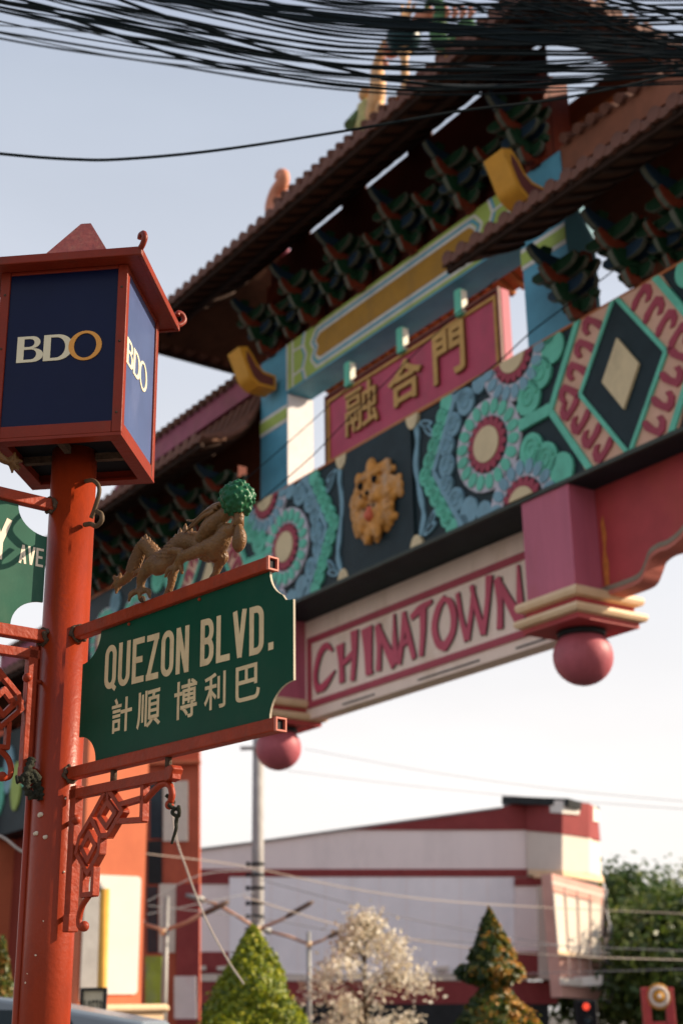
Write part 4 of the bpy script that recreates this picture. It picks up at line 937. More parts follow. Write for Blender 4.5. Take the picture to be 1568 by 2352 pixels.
# BDO letters
def bdo(parent, tf, x0, z0, h, wf=1.0, depth=.002):
    B = [[(0, 0), (0, 1), (.5, 1)] + arc(.5, .765, .30, .235, 80, -80, 8) + arc(.56, .265, .36, .265, 80, -90, 8), [(.24, .90)] + [(.24, .59)] + arc(.44, .745, .16, .155, -90, 90, 6), [(.24, .49), (.24, .10)] + arc(.50, .295, .18, .195, -90, 90, 6)]
    D = [[(0, 0), (0, 1), (.45, 1)] + arc(.47, .5, .55, .5, 80, -80, 12) + [(.45, 0)], [(.24, .90), (.24, .10)] + arc(.42, .5, .33, .40, -80, 80, 10)]
    O = [ell(.55, .5, .57, .57, 32), ell(.55, .5, .385, .475, 32)[::-1]]
    for k, (nm, lp, off, m, y) in enumerate((('B', B, 0.0, M_lcream, 0), ('D', D, .92, M_lcream, .0006), ('O', O, 1.80, M_lgold if parent_gold[0] else M_lcream, .0012))):
        obj('letter', MB().prism([[(x0 + (p[0] + off) * h * wf, z0 + p[1] * h) for p in l] for l in lp], -depth - y, 0, tf=tf), m, parent)
parent_gold = [True]
bdo(ln, lambda x, y, z: (x, y - W + .0075, z), -.162, 3.842, .104, 1.04)
parent_gold = [False]
bdo(ln, lambda x, y, z: (W - .0075 - y - .0005, x, z), -.185, 3.842, .104, .95)
# ------------------------------------------------------------------ dragon on the top bar
dr = thing('dragon_statue', 'dull gold dragon climbing the sign bar with a knobbly green ball in its jaws', 'statue', (PX, PY, 0), A1)
def skin(name, chains, m, parent, vox=.0042, noise=.0012, ns=80):
    mb = MB()
    for ch in chains:
        pp = spline(ch, 6)
        for i in range(len(pp) - 1):
            a, b = Vector(pp[i][:3]), Vector(pp[i + 1][:3])
        mb.tube([q[:3] for q in pp], [max(.003, q[3] * .90) for q in pp], 12)
        for q in (pp[0], pp[-1]): mb.ball(q[:3], max(.003, q[3]) * .99, 10)
    o = link(name, mb.data(name, m), parent); md = o.modifiers.new('r', 'REMESH'); md.mode = 'VOXEL'; md.voxel_size = vox
    me = bpy.data.meshes.new_from_object(o.evaluated_get(bpy.context.evaluated_depsgraph_get())); o.modifiers.clear(); o.data = me; me.name = name
    bm = bmesh.new(); bm.from_mesh(me); bmesh.ops.smooth_vert(bm, verts=bm.verts, factor=.5, use_axis_x=True, use_axis_y=True, use_axis_z=True); bm.to_mesh(me); bm.free()
    from mathutils import noise as mn
    if noise:
        for v in me.vertices: v.co += v.normal * noise * (mn.noise(v.co * ns) + .6 * mn.noise(v.co * ns * 2.3))
    for p in me.polygons: p.use_smooth = True
    me.update(); return o
Bd = [
 # tail, back, shoulder, neck:  (x, y, z, r)
 [(.322, 0, 3.000, .016), (.352, 0, 2.998, .016), (.392, .0, 3.018, .020), (.418, .0, 3.054, .022), (.445, .0, 3.086, .021), (.472, .0, 3.092, .022), (.505, .0, 3.066, .025), (.545, .0, 3.022, .031), (.590, 0, 3.010, .037), (.640, .0, 3.030, .040), (.690, .005, 3.046, .042), (.735, .01, 3.036, .039), (.775, .01, 3.015, .038), (.815, 0, 2.985, .036), (.850, -.005, 2.975, .035)],
 [(.815, 0, 2.985, .036), (.855, -.01, 2.985, .040), (.888, -.005, 3.005, .034), (.900, 0, 3.030, .028), (.935, 0, 3.030, .022), (.955, 0, 3.050, .016), (.966, 0, 3.075, .014)],
 # head and lower jaw lying back to the ball
 [(.800, -.012, 3.035, .026), (.840, -.016, 3.055, .032), (.875, -.010, 3.075, .030), (.910, 0, 3.095, .024), (.930, 0, 3.110, .020)],
 # haunch and belly
 [(.555, -.01, 3.008, .032), (.575, -.02, 2.988, .032), (.620, -.01, 2.998, .024), (.660, 0, 3.015, .026)],
 # hind legs
 [(.560, -.030, 3.000, .030), (.520, -.038, 2.975, .022), (.500, -.035, 2.945, .016), (.500, -.030, 2.925, .016)],
 [(.595, .020, 2.985, .026), (.590, .024, 2.945, .015), (.578, .022, 2.915, .014), (.566, .020, 2.898, .013)],
 # heel spur
 [(.525, -.036, 2.985, .014), (.480, -.030, 2.992, .015), (.452, -.028, 2.987, .007)],
 # forelegs
 [(.850, -.028, 2.985, .028), (.800, -.042, 2.978, .024), (.745, -.046, 2.975, .020), (.715, -.045, 2.962, .015), (.698, -.042, 2.952, .014)],
 [(.860, .015, 2.960, .026), (.842, .018, 2.935, .017), (.830, .016, 2.912, .013), (.822, .012, 2.896, .014)],
 # elbow fin
 [(.735, -.05, 2.995, .013), (.700, -.055, 3.005, .014), (.672, -.052, 3.006, .006)],
]
tuftc = []
for k in range(6):   # claws and toes
    pass
for a in (-1, 0, 1):
    tuftc.append([(.500, -.030, 2.925, .011), (.478 + .028 * (a + 1), -.040 + .012 * a, 2.915, .011), (.470 + .036 * (a + 1), -.042 + .016 * a, 2.893, .006)])
    tuftc.append([(.700, -.042, 2.955, .011), (.685 + .022 * (a + 1), -.050 + .008 * a, 2.945, .010), (.672 + .030 * (a + 1), -.05 + .01 * a, 2.925, .006)])
for a in range(6):   # fan at the tip of the tail
    an = R(95 + 34 * a); tuftc.append([(.335, 0, 2.998, .012), (.322 + .016 * math.cos(an), .006 * (-1) ** a, 3.000 + .018 * math.sin(an), .010), (.320 + .032 * math.cos(an), .006 * (-1) ** a, 2.998 + .034 * math.sin(an), .006)])
skin('body', Bd + tuftc, M_dragon, dr)
# overlapping scales on flank and tail
scp = spline([(c[0], c[1], c[2], c[3]) for c in Bd[0]], 6)
sm = MB()
sm.add([(-.0065, 0, 0), (0, 0, -.008), (.0065, 0, 0), (0, 0, .006), (0, -.0035, -.001)], [(0, 1, 4), (1, 2, 4), (2, 3, 4), (3, 0, 4)])
scm = MB()
for i in range(14, len(scp) - 1):
    a, b = Vector(scp[i][:3]), Vector(scp[i + 1][:3]); T = (b - a).normalized(); up = Vector((-T.z, 0, T.x))
    for sd in (-1, 1):
        for j in range(6):
            th = R(-58 + 23 * j + (11 if i % 2 else 0)); nrm = (up * math.sin(th) + Vector((0, sd, 0)) * math.cos(th)); c = a + nrm * (scp[i][3] * .9 + .0002)
            tt = T; ss = nrm.cross(tt)
            v = [c + ss * .0090, c - tt * .013 + nrm * .0050, c - ss * .0090, c + tt * .007]
            scm.add(v, [(0, 1, 2), (0, 2, 3)])
stuff(obj('scales', scm, M_dragon, dr, fix=False))
# spines
for x, z, h_ in [(.398, 3.060, .012), (.414, 3.080, .013), (.432, 3.100, .015), (.450, 3.109, .017), (.470, 3.113, .018), (.489, 3.101, .016), (.506, 3.084, .015), (.520, 3.070, .013), (.536, 3.056, .012), (.556, 3.048, .010), (.575, 3.046, .011), (.596, 3.050, .013), (.616, 3.060, .014), (.638, 3.070, .017), (.662, 3.081, .020), (.690, 3.087, .021), (.716, 3.081, .018)]:
    obj('spine', MB().lathe([(.009, -.014), (.0115, .0), (.008, h_ * .8), (.002, h_ * 1.35)], (x, 0, z - .002), 8, sy=.75), M_dragon, dr)
# mane strands swept back
for k, (p, r_) in enumerate((([(.905, -.012, 3.118), (.860, -.020, 3.118), (.815, -.022, 3.108), (.765, -.02, 3.098), (.722, -.018, 3.112)], .010), ([(.900, .01, 3.122), (.850, .012, 3.126), (.800, .012, 3.112), (.755, .012, 3.092)], .010),
                            ([(.880, -.028, 3.098), (.830, -.034, 3.092), (.780, -.032, 3.078), (.725, -.028, 3.066)], .008), ([(.890, -.022, 3.108), (.845, -.03, 3.108), (.79, -.03, 3.094), (.742, -.026, 3.078)], .008))):
    pp = spline(p, 6); obj('mane_strand', MB().tube(pp, [r_ * (1 - .85 * i / (len(pp) - 1)) + .0015 for i in range(len(pp))], 8), M_dragon, dr)
# ear flap hanging under the ball
obj('beard_lobe', MB().tube(spline([(.962, 0, 3.050), (.972, -.004, 3.020), (.978, -.006, 2.990), (.968, -.004, 2.962), (.958, 0, 2.948)], 5), [.006 + .016 * math.sin(math.pi * (i / 20) ** 1.3) for i in range(21)], 10), M_dragon, dr)
obj('throat_stalk', MB().tube([(.962, 0, 3.03), (.966, 0, 3.055), (.962, 0, 3.085)], [.018, .015, .020], 10), M_dragon, dr)
for x, y in ((.505, -.03), (.566, .02), (.822, .012)): obj('fixing', MB().ball((x, y, 2.894), .012, 8), M_weld, dr)
# knobbly green ball
gb = MB().ball((0, 0, 0), .053, 28, sz=1.06)
for k in range(95):
    i = k + .5; ph = math.acos(1 - 2 * i / 95); th = math.pi * (1 + 5 ** .5) * i
    d = (Vector((math.cos(th) * math.sin(ph), math.sin(th) * math.sin(ph), math.cos(ph))) + Vector((random.uniform(-.1, .1), random.uniform(-.1, .1), random.uniform(-.1, .1)))).normalized(); gb.ball(Vector((d.x, d.y, d.z * 1.06)) * random.uniform(.050, .055), random.uniform(.005, .0105), 8)
gball = link('green_ball', gb.data('green_ball', M_ball), dr, (.955, 0, 3.124))
md = gball.modifiers.new('r', 'REMESH'); md.mode = 'VOXEL'; md.voxel_size = .0032
me = bpy.data.meshes.new_from_object(gball.evaluated_get(bpy.context.evaluated_depsgraph_get())); gball.modifiers.clear(); gball.data = me
bm = bmesh.new(); bm.from_mesh(me); bmesh.ops.smooth_vert(bm, verts=bm.verts, factor=.5, use_axis_x=True, use_axis_y=True, use_axis_z=True); bm.to_mesh(me); bm.free()
for p in me.polygons: p.use_smooth = True

# the matching dragon on the upper left arm: only its tail fan reaches into the picture
dr2 = dr.copy(); COL.objects.link(dr2); dr2.rotation_euler = (0, 0, R(220)); dr2.location = (PX + .075 * math.cos(R(40)), PY + .075 * math.sin(R(40)), .48)
dr2['label'] = 'second gold dragon cut off by the left edge, its tail fan below the lantern'
for ch in list(dr.children):
    c = ch.copy(); COL.objects.link(c); c.parent = dr2
dr['group'] = dr2['group'] = 'dragon statues on the sign arms'

# ------------------------------------------------------------------ overhead cables
def cable(name, label, pts, r, m=M_cable, group=None, Y=None, wob=0.0):
    """pts: (x, y, distance) in the picture, converted to a sagging line in the street"""
    W_ = [tuple(at(*p)) for p in pts]
    pp = spline(W_, 8)
    if wob:
        ph = random.uniform(0, 6); pp = [(p[0], p[1], p[2] + wob * math.sin(ph + i * .55) * math.sin(ph * 2 + i * .21)) for i, p in enumerate(pp)]
    return tag(obj(name, MB().tube(pp, r, 6), m, fix=False), label, 'cable', group)
random.seed(21)
cable('overhead_cable', 'single thick black cable sagging alone below the bundle and rising to the right', [(-260, 322, 7.0), (0, 353, 7.1), (170, 366, 7.2), (290, 365, 7.3), (500, 345, 7.4), (784, 302, 7.6), (1050, 256, 7.8), (1300, 224, 8.0), (1568, 166, 8.2), (1850, 95, 8.4)], .0105)
cable('overhead_cable', 'thin lowest grey cable of the bundle at the upper left sky', [(-260, 20, 9), (0, 76, 9), (280, 132, 9.1), (560, 163, 9.2), (780, 178, 9.3), (1100, 196, 9.5), (1500, 176, 10), (1800, 150, 10)], .006, M_cableg)
cable('overhead_cable', 'black cable dipping steeply from the top left to the underside of the bundle', [(-60, -70, 8), (60, 2, 8), (240, 70, 8), (440, 138, 8.1), (620, 172, 8.2), (800, 196, 8.3), (1020, 207, 8.5), (1400, 184, 8.8), (1800, 150, 9)], .0125)
cable('overhead_cable', 'black cable falling from the top edge to the lower side of the bundle mid picture', [(180, -40, 7.6), (320, 16, 7.6), (480, 70, 7.7), (640, 120, 7.8), (784, 158, 7.9), (950, 190, 8), (1200, 196, 8.2), (1800, 120, 8.5)], .0125)
cable('overhead_cable', 'thin grey cable crossing the sky above the lowest one at the left', [(-260, 50, 9), (0, 58, 9), (300, 84, 9.2), (620, 122, 9.3), (950, 142, 9.5), (1300, 160, 9.6), (1800, 150, 9.8)], .006, M_cableg)
lab = 'black cable in the dense bundle sagging across the top of the picture'
for k in range(46):
    t = k / 45
    ym = -20 + 214 * t + random.uniform(-16, 12)
    yl = -190 + 255 * t + random.uniform(-45, 30)
    yr = 0 + 190 * t + random.uniform(-22, 14)
    x3 = ym * .68 + yr * .36 + random.uniform(0, 14)
    D = random.uniform(6.8, 9.6)
    cable('bundle_cable', lab, [(-300, yl - 60, D), (0, yl, D), (392, (yl + ym) / 2 + random.uniform(0, 18), D + .1), (784, ym + 6, D + .2), (1180, x3, D + .3), (1568, yr, D + .4), (1900, yr - 10, D + .5)], random.choice((.005, .006, .008, .0095)), M_cable, 'cables of the overhead bundle', wob=.008)
lab_r = 'black cable of the loose fan slanting down to the top right corner'
for k in range(9):
    y0 = -70 + 9 * k + random.uniform(-6, 6); D = random.uniform(7, 9)
    cable('bundle_cable', lab_r, [(900, y0 - 10, D), (1180, y0 + 22 + 2 * k, D), (1400, y0 + 62 + 5 * k, D), (1568, y0 + 98 + 8 * k, D), (1850, y0 + 160 + 10 * k, D)], random.choice((.006, .008)), M_cable, 'cables fanning to the top right', wob=.006)
# the tight twisted core of the bundle
for k in range(13):
    o = random.uniform(-18, 18)
    cable('bundle_cable', lab, [(-300, -150 + o, 8), (120, -52 + o, 8), (520, 12 + o, 8.1), (900, 52 + o * .9, 8.2), (1300, 92 + o * 1.2, 8.3), (1568, 112 + o * 1.5, 8.4), (1900, 122 + o, 8.5)], .0085, M_cable, 'cables of the overhead bundle', wob=.004)

# ------------------------------------------------------------------ buildings behind
def wallpoly(name, pts, Y, m, parent=None, depth=.3, back=None):
    """wall or panel in a plane Y metres ahead, outline given by picture points, built with its own thickness"""
    P = [at(x, y, Y) for x, y in pts]; return obj(name, MB().prism([(p.x, p.z) for p in P], Y, Y + depth), m, parent)
def ground(z): return -.002
BY = 60.0
wb = thing('maroon_white_building', 'long white building with maroon bands, raised corner drum and glazed bay', 'building')
wb.location = (0, 0, 0)
def low(pts): return pts
wallpoly('main_wall', [(440, 2420), (1212, 2420), (1212, 1838), (1148, 1855), (805, 1903), (606, 1931), (440, 1953)], BY, M_wwhite, wb, 14)
wallpoly('maroon_parapet', [(805, 1906), (1210, 1906), (1210, 1838), (1148, 1855), (800, 1903)], BY - .06, M_wmar, wb, .05)
wallpoly('roof_edge', [(440, 1955), (606, 1933), (805, 1905), (1150, 1857), (1150, 1853), (805, 1900), (606, 1929), (440, 1950)], BY - .12, M_grey, wb, .3)
wallpoly('maroon_band', [(440, 2014), (1210, 2014), (1210, 1996), (440, 1996)], BY - .07, M_wmar, wb, .06)
wallpoly('billboard_panel', [(527, 2240), (1180, 2240), (1180, 2014), (527, 2014)], BY - .05, M_wpanel, wb, .04)
wallpoly('maroon_band', [(440, 2030), (526, 2030), (526, 2012), (440, 2012)], BY - .055, M_wmar, wb, .05)
wallpoly('maroon_base', [(440, 2236), (526, 2236), (526, 2186), (440, 2186)], BY - .055, M_wmar, wb, .05)
wallpoly('white_ledge', [(440, 2254), (1330, 2250), (1330, 2236), (440, 2238)], BY - .16, M_wcream, wb, .14)
wallpoly('maroon_base', [(440, 2306), (1280, 2306), (1280, 2254), (440, 2254)], BY - .10, M_wmar, wb, .09)
wallpoly('shop_opening', [(440, 2420), (1260, 2420), (1260, 2306), (440, 2306)], BY - .08, M_dark, wb, .07)
for a, b in ((455, 472), (498, 520), (1000, 1030)): wallpoly('wall_lamp', [(a, 2228), (b, 2228), (b, 2218), (a, 2220)], BY - .4, M_wcream, wb, .3)
for x in range(560, 1180, 62): wallpoly('panel_joint', [(x, 2240), (x + 1.6, 2240), (x + 1.6, 2014), (x, 2014)], BY - .056, M_wwhite, wb, .005)
# recess beside the bay
wallpoly('recess_band', [(1182, 2034), (1275, 2034), (1275, 2016), (1182, 2016)], BY - .3, M_wmar, wb, .24)
wallpoly('recess_wall', [(1182, 2186), (1240, 2186), (1240, 2034), (1182, 2034)], BY - .22, M_wwhite, wb, .16)
wallpoly('recess_jamb', [(1236, 2250), (1276, 2250), (1268, 2034), (1234, 2034)], BY - .5, M_wcream, wb, .44)
wallpoly('recess_base', [(1182, 2240), (1270, 2240), (1266, 2186), (1182, 2186)], BY - .45, M_wmar, wb, .39)
# octagonal drum: three visible facets
def facet(name, pts, m, parent, th=.06):
    """quad with real thickness through four points given as (x, y, Y)"""
    P = [at(*p) for p in pts]; nrm = (P[1] - P[0]).cross(P[3] - P[0]).normalized()
    if nrm.y < 0: nrm = -nrm
    Q = [p + nrm * th for p in P]; k = len(P)
    return obj(name, MB().add(P + Q, [tuple(range(k)), tuple(range(k, 2 * k))[::-1]] + [(i, (i + 1) % k, k + (i + 1) % k, k + i) for i in range(k)]), m, parent)
drum = facet('drum_facet', [(1208, 1996, 59.9), (1290, 2000, 58.0), (1290, 1838, 58.0), (1208, 1836, 59.9)], M_wcream, wb)
facet('drum_facet', [(1290, 2000, 58.0), (1352, 2006, 59.2), (1352, 1845, 59.2), (1290, 1838, 58.0)], M_wcream, wb)
facet('drum_facet', [(1352, 2006, 59.2), (1380, 2012, 62), (1372, 1856, 62), (1352, 1845, 59.2)], M_wcream, wb)
for a in ([(1208, 1908, 59.84), (1290, 1915, 57.94), (1290, 1838, 57.94), (1208, 1836, 59.84)], [(1290, 1915, 57.94), (1352, 1924, 59.14), (1352, 1845, 59.14), (1290, 1838, 57.94)], [(1352, 1924, 59.14), (1378, 1932, 61.9), (1371, 1857, 61.9), (1352, 1845, 59.14)]): facet('drum_maroon', a, M_wmar, wb, .05)
facet('drum_window', [(1262, 1866, 58.5), (1290, 1868, 57.85), (1290, 1839, 57.85), (1262, 1838, 58.5)], M_panelw, wb, .04)
facet('drum_window', [(1290, 1868, 57.85), (1330, 1871, 58.6), (1330, 1843, 58.6), (1290, 1839, 57.85)], M_panelw, wb, .04)
facet('drum_window', [(1362, 1886, 60.3), (1376, 1888, 61.8), (1374, 1860, 61.8), (1362, 1856, 60.3)], M_panelw, wb, .04)
facet('drum_roof', [(1152, 1828, 60), (1305, 1834, 57.8), (1330, 1842, 58.4), (1375, 1854, 62), (1160, 1846, 66)], M_dark, wb, .3)
facet('drum_ledge', [(1212, 2004, 59.5), (1292, 2006, 57.5), (1386, 2022, 60), (1384, 2012, 60), (1292, 1999, 57.5), (1212, 1997, 59.5)], M_mould, wb, .10)
wallpoly('drum_core', [(1225, 2240), (1372, 2240), (1372, 1858), (1225, 1850)], 62.6, M_wcream, wb, 6)
# bay with four tall panes
b0, b1 = (1268, 58.2), (1384, 60.4)
def bay(fx0, fx1, y0, y1, m, name, off=0, th=.06):
    """fx: fraction along the bay; y rows are interpolated so its foot is narrower and the top slopes"""
    def P(fx, fy):
        xl = 1266 + (1290 - 1266) * fy; xr = 1386 + (1378 - 1386) * fy
        x = xl + (xr - xl) * fx; yt = 2006 + 34 * fx; yb = 2290 + 6 * fx
        return (x, yt + (yb - yt) * fy, 57.0 + 2.2 * fx - off)
    return facet(name, [P(fx0, y1), P(fx1, y1), P(fx1, y0), P(fx0, y0)], m, wb, th)
bay(0, 1, 0, 1, mat('bay_salmon', (.60, .34, .28), .7, .12, 2), 'bay_wall', 0, .5)
bay(0, 1, .06, .085, M_wcream, 'bay_sill', .55)
bay(0, 1, .84, .90, M_wcream, 'bay_sill', .55)
for k in range(4):
    f0, f1 = .012 + k * .25, .238 + k * .25
    bay(f0, f1, .155, .64, mat('papered_pane', (.70, .62, .52), .5, .06, 1), 'window_pane', .42)
    bay(f1 + .002, f1 + .011, .09, .84, mat('bay_mullion', (.56, .42, .36), .6, .1), 'mullion', .50)
bay(.0, 1, .625, .65, M_mould, 'bay_sill', .50)
tarp = thing('torn_tarp', 'torn grey-white sheeting hanging from the right edge of the building bay', 'tarpaulin')
random.seed(8)
mb = MB(); rows = 16
for i in range(rows):
    fy = i / (rows - 1); y = 2030 + 275 * fy; xa = 1382 + 4 * fy; xb = 1384 + 4 + 26 * min(1, fy * 1.5) * (1 if fy < .8 else .75) + random.uniform(-4, 4)
    for k in range(5): mb.v.append(tuple(at(xa + (xb - xa) * k / 4, y + random.uniform(-2, 2), 59.6 + .4 * math.sin(k * 2.2 + i))))
for i in range(rows - 1):
    for k in range(4): mb.f.append((i * 5 + k, i * 5 + k + 1, (i + 1) * 5 + k + 1, (i + 1) * 5 + k)); mb.mi.append(0); mb.sm.append(False)
o = obj('sheet', mb, mat('torn_sheet', (.48, .48, .50), .6, .35, .8), tarp); sm_ = o.modifiers.new('s', 'SOLIDIFY'); sm_.thickness = .03
tarp2 = tag(wallpoly('white_banner', [(1298, 2266), (1382, 2262), (1382, 2240), (1320, 2244), (1296, 2250)], 57.6, M_panelw, None, .12), 'white cloth banner slung across the foot of the bay', 'banner')

# dark red building at the left
rb = thing('dark_red_building', 'dark red and orange building with pale window panels left of the white one', 'building')
RY = 42
wallpoly('wall', [(-400, 2420), (458, 2420), (458, 1690), (-400, 1400)], RY, mat('redbrown_wall', (.42, .10, .055), .8, .14, 1.2, stain=(.22, .04, .03), stain_amt=.7, stain_scale=.6), rb, .35)
wallpoly('pale_panel', [(375, 1932), (432, 1932), (432, 1793), (375, 1795)], RY - .05, mat('pale_panel', (.62, .55, .47), .7, .08), rb, .05)
wallpoly('cornice', [(340, 1756), (460, 1752), (460, 1744), (340, 1746)], RY - .25, M_orange, rb, .3)
wallpoly('dark_window', [(345, 1926), (373, 1926), (373, 1790), (345, 1790)], RY - .06, M_glassd, rb, .06)
wallpoly('dark_window', [(340, 2030), (372, 2030), (372, 1930), (340, 1932)], RY - .06, M_dark, rb, .06)
wallpoly('pale_panel', [(365, 2188), (402, 2188), (405, 2030), (366, 2030)], RY - .05, mat('pale_panel'	, (.62, .55, .47), .7, .08), rb, .05)
wallpoly('dark_window', [(338, 2188), (362, 2188), (362, 2036), (338, 2036)], RY - .05, M_glassd, rb, .05)
wallpoly('maroon_pier', [(405, 2352), (458, 2352), (458, 2030), (405, 2030)], RY - .12, M_wmar, rb, .1)
ban = tag(wallpoly('vertical_banner', [(334, 2330), (372, 2330), (372, 2196), (334, 2196)], RY - 1.2, mat('banner_lime', (.30, .36, .05), .6, .35, 1.2, stain=(.10, .08, .25), stain_amt=.9, stain_scale=1.1), None, .06), 'lime green printed banner hanging beside the orange gate column', 'banner')
pst = tag(wallpoly('white_poster', [(400, 2340), (452, 2340), (450, 2242), (400, 2242)], RY - 1.0, mat('poster_white', (.66, .60, .60), .6, .1, 1.5, stain=(.5, .16, .16), stain_amt=.6, stain_scale=1.3), None, .06), 'white printed poster on the foot of the dark red building', 'poster')

# yellow post, small letter box, car roof at lower left
yp = thing('yellow_post', 'yellow pipe standing in front of the white column panel', 'post', tuple(at(236, 2336, 21.5)))
yp.location.z = 0
a = at(236, 2300, 21.5); b = at(240, 2042, 21.5)
obj('pipe', MB().tube([(0, 0, 0), (b.x - a.x, 0, b.z)], .072, 14), M_ywood, yp)
obj('cap', MB().tube([(b.x - a.x - .02, 0, b.z), (b.x - a.x - .13, 0, b.z + .02)], .05, 10), M_steel, yp)
lt = thing('lotto_sign', 'small cream LOTTO signboard in a dark frame at the foot of the red post', 'sign')
LY = 16
p0, p1 = at(183, 2345, LY), at(246, 2268, LY)
obj('frame', MB().prism([[(p0.x, p0.z), (p1.x, p0.z), (p1.x, p1.z), (p0.x, p1.z)], [(p0.x + .03, p0.z + .03), (p0.x + .03, p1.z - .03), (p1.x - .03, p1.z - .03), (p1.x - .03, p0.z + .03)]], LY - .03, LY + .05), M_dark, lt)
obj('face', MB().box(p0.x + .03, p1.x - .03, LY, LY + .04, p0.z + .03, p1.z - .03), mat('lotto_cream', (.62, .54, .38), .6, .1), lt)
wv = (p1.x - p0.x - .08) / 5
for i, ch in enumerate('LOTTO'):
    glyph(ch, p0.x + .045 + i * wv, p0.x + .04 + (i + .85) * wv, p0.z + .10, p1.z - .13, LY - .012, LY, [M_dark], lt, .03)
obj('stake', MB().box((p0.x + p1.x) / 2 - .03, (p0.x + p1.x) / 2 + .03, LY + .045, LY + .08, 0, p0.z + .05), M_steel, lt)
car = thing('parked_car', 'grey car with only its roof showing behind the foot of the post', 'car')
cy = 11.5
c0 = at(-40, 2296, cy); c1 = at(330, 2346, cy); zt_ = at(30, 2292, cy).z
prof = [(c0.x - 2.2, .35), (c0.x - 2.2, .85), (c0.x - 1.3, 1.0), (c0.x - .5, zt_ - .06), (c0.x + .1, zt_ + .01), (at(60, 2300, cy).x, zt_ - .02), (c1.x, at(330, 2346, cy).z), (c1.x + .35, 1.0), (c1.x + .9, .9), (c1.x + 1.0, .35)]
bevel(obj('body', MB().prism(prof, cy, cy + 1.6), mat('car_grey', (.16, .20, .24), .25, .05, 2, spec=.7), car), .05, 3)
wx = at(-10, 2316, cy).x
obj('side_window', MB().prism([(wx - .5, 1.12), (wx + .9, 1.12), (wx + .55, zt_ - .10), (wx - .25, zt_ - .08)], cy - .006, cy), M_glassd, car)
for x in (c0.x - 1.4, c1.x + .2):
    w_ = obj('wheel', MB().lathe([(.20, 0), (.32, .02), (.32, .18), (.2, .2)], n=20, axis='y'), M_black, car, (x, cy + .18, .32)); obj('rim', MB().lathe([(.19, 0), (.05, .01)], n=14, axis='y'), M_steel, w_, (0, -.01, 0))

# ------------------------------------------------------------------ poles, lamps, wires behind
ut = thing('utility_pole', 'tall concrete utility pole with clamps standing before the white building', 'utility pole', tuple(at(590, 2336, 40)))
ut.location.z = 0
top = at(588, 1560, 40); bx = at(592, 2336, 40).x
obj('shaft', MB().lathe([(.19, 0), (.15, top.z)], n=18), M_grey, ut)
for y in (1985, 2010, 2040, 2075, 2105, 2135): z = at(590, y, 40).z; obj('clamp', MB().lathe([(.19, z - .04), (.20, z), (.19, z + .04)], n=14), M_dark, ut); obj('insulator', MB().ball((-.26, -.1, z), .07, 8), M_dark, ut)
obj('cross_arm', MB().box(-.5, .5, -.24, -.14, at(590, 1725, 40).z, at(590, 1725, 40).z + .1), M_grey, ut)
M_larm = mat('lamp_arm_salmon', (.46, .26, .18), .6, .15); M_lhead = mat('lamp_head_brown', (.13, .09, .07), .6, .2)
LAB = ('double-armed street lamp nearest the dark red building', 'double-armed street lamp rising behind the clipped cone tree', 'double-armed street lamp beside the white flowering tree')
LP = [(376, 2140, 2060, 2352, 34, [(330, 2122), (376, 2136)], [(376, 2138), (430, 2118), (468, 2098)], [(462, 2102), (526, 2070)]),
      (592, 2134, 2120, 2352, 38, [(468, 2068), (500, 2078), (545, 2104), (590, 2133)], [(592, 2135), (640, 2115), (662, 2104)], [(655, 2107), (720, 2070)]),
      (710, 2170, 2140, 2352, 42, [(622, 2140), (660, 2150), (708, 2168)], [(710, 2170), (740, 2160), (760, 2148)], [(752, 2153), (790, 2136)])]
for i, (px, yj, ytop, _, Y, armL, armR, head) in enumerate(LP):
    b = at(px, 2336, Y); lp = thing('street_lamp', LAB[i], 'street lamp', (b.x, b.y, 0), 0, 'double-armed street lamps')
    loc = lambda x, y: (lambda q: (q.x - b.x, q.y - b.y, q.z))(at(x, y, Y))
    zt2 = at(px, ytop, Y).z
    obj('pole', MB().tube([(0, 0, 0), (0, 0, zt2)], [.09, .06], 10), M_steel, lp)
    obj('arm', MB().tube([loc(*p) for p in armL], .045, 8), M_larm, lp); obj('arm', MB().tube([loc(*p) for p in armR], .045, 8), M_larm, lp)
    h0, h1 = Vector(loc(*head[0])), Vector(loc(*head[1])); hd = obj('lamp_head', MB().tube([h0, h0.lerp(h1, .15), h0.lerp(h1, .85), h1], [.06, .11, .11, .05], 8, flat=.6), M_lhead, lp)
    l0 = Vector(loc(*armL[0])); l1 = Vector(loc(*armL[1])); obj('lamp_head', MB().tube([l0 + (l0 - l1).normalized() * .5, l0], [.05, .10], 8), M_steel, lp)
    obj('joint', MB().ball(loc(px, yj), .10, 10), M_mould, lp)
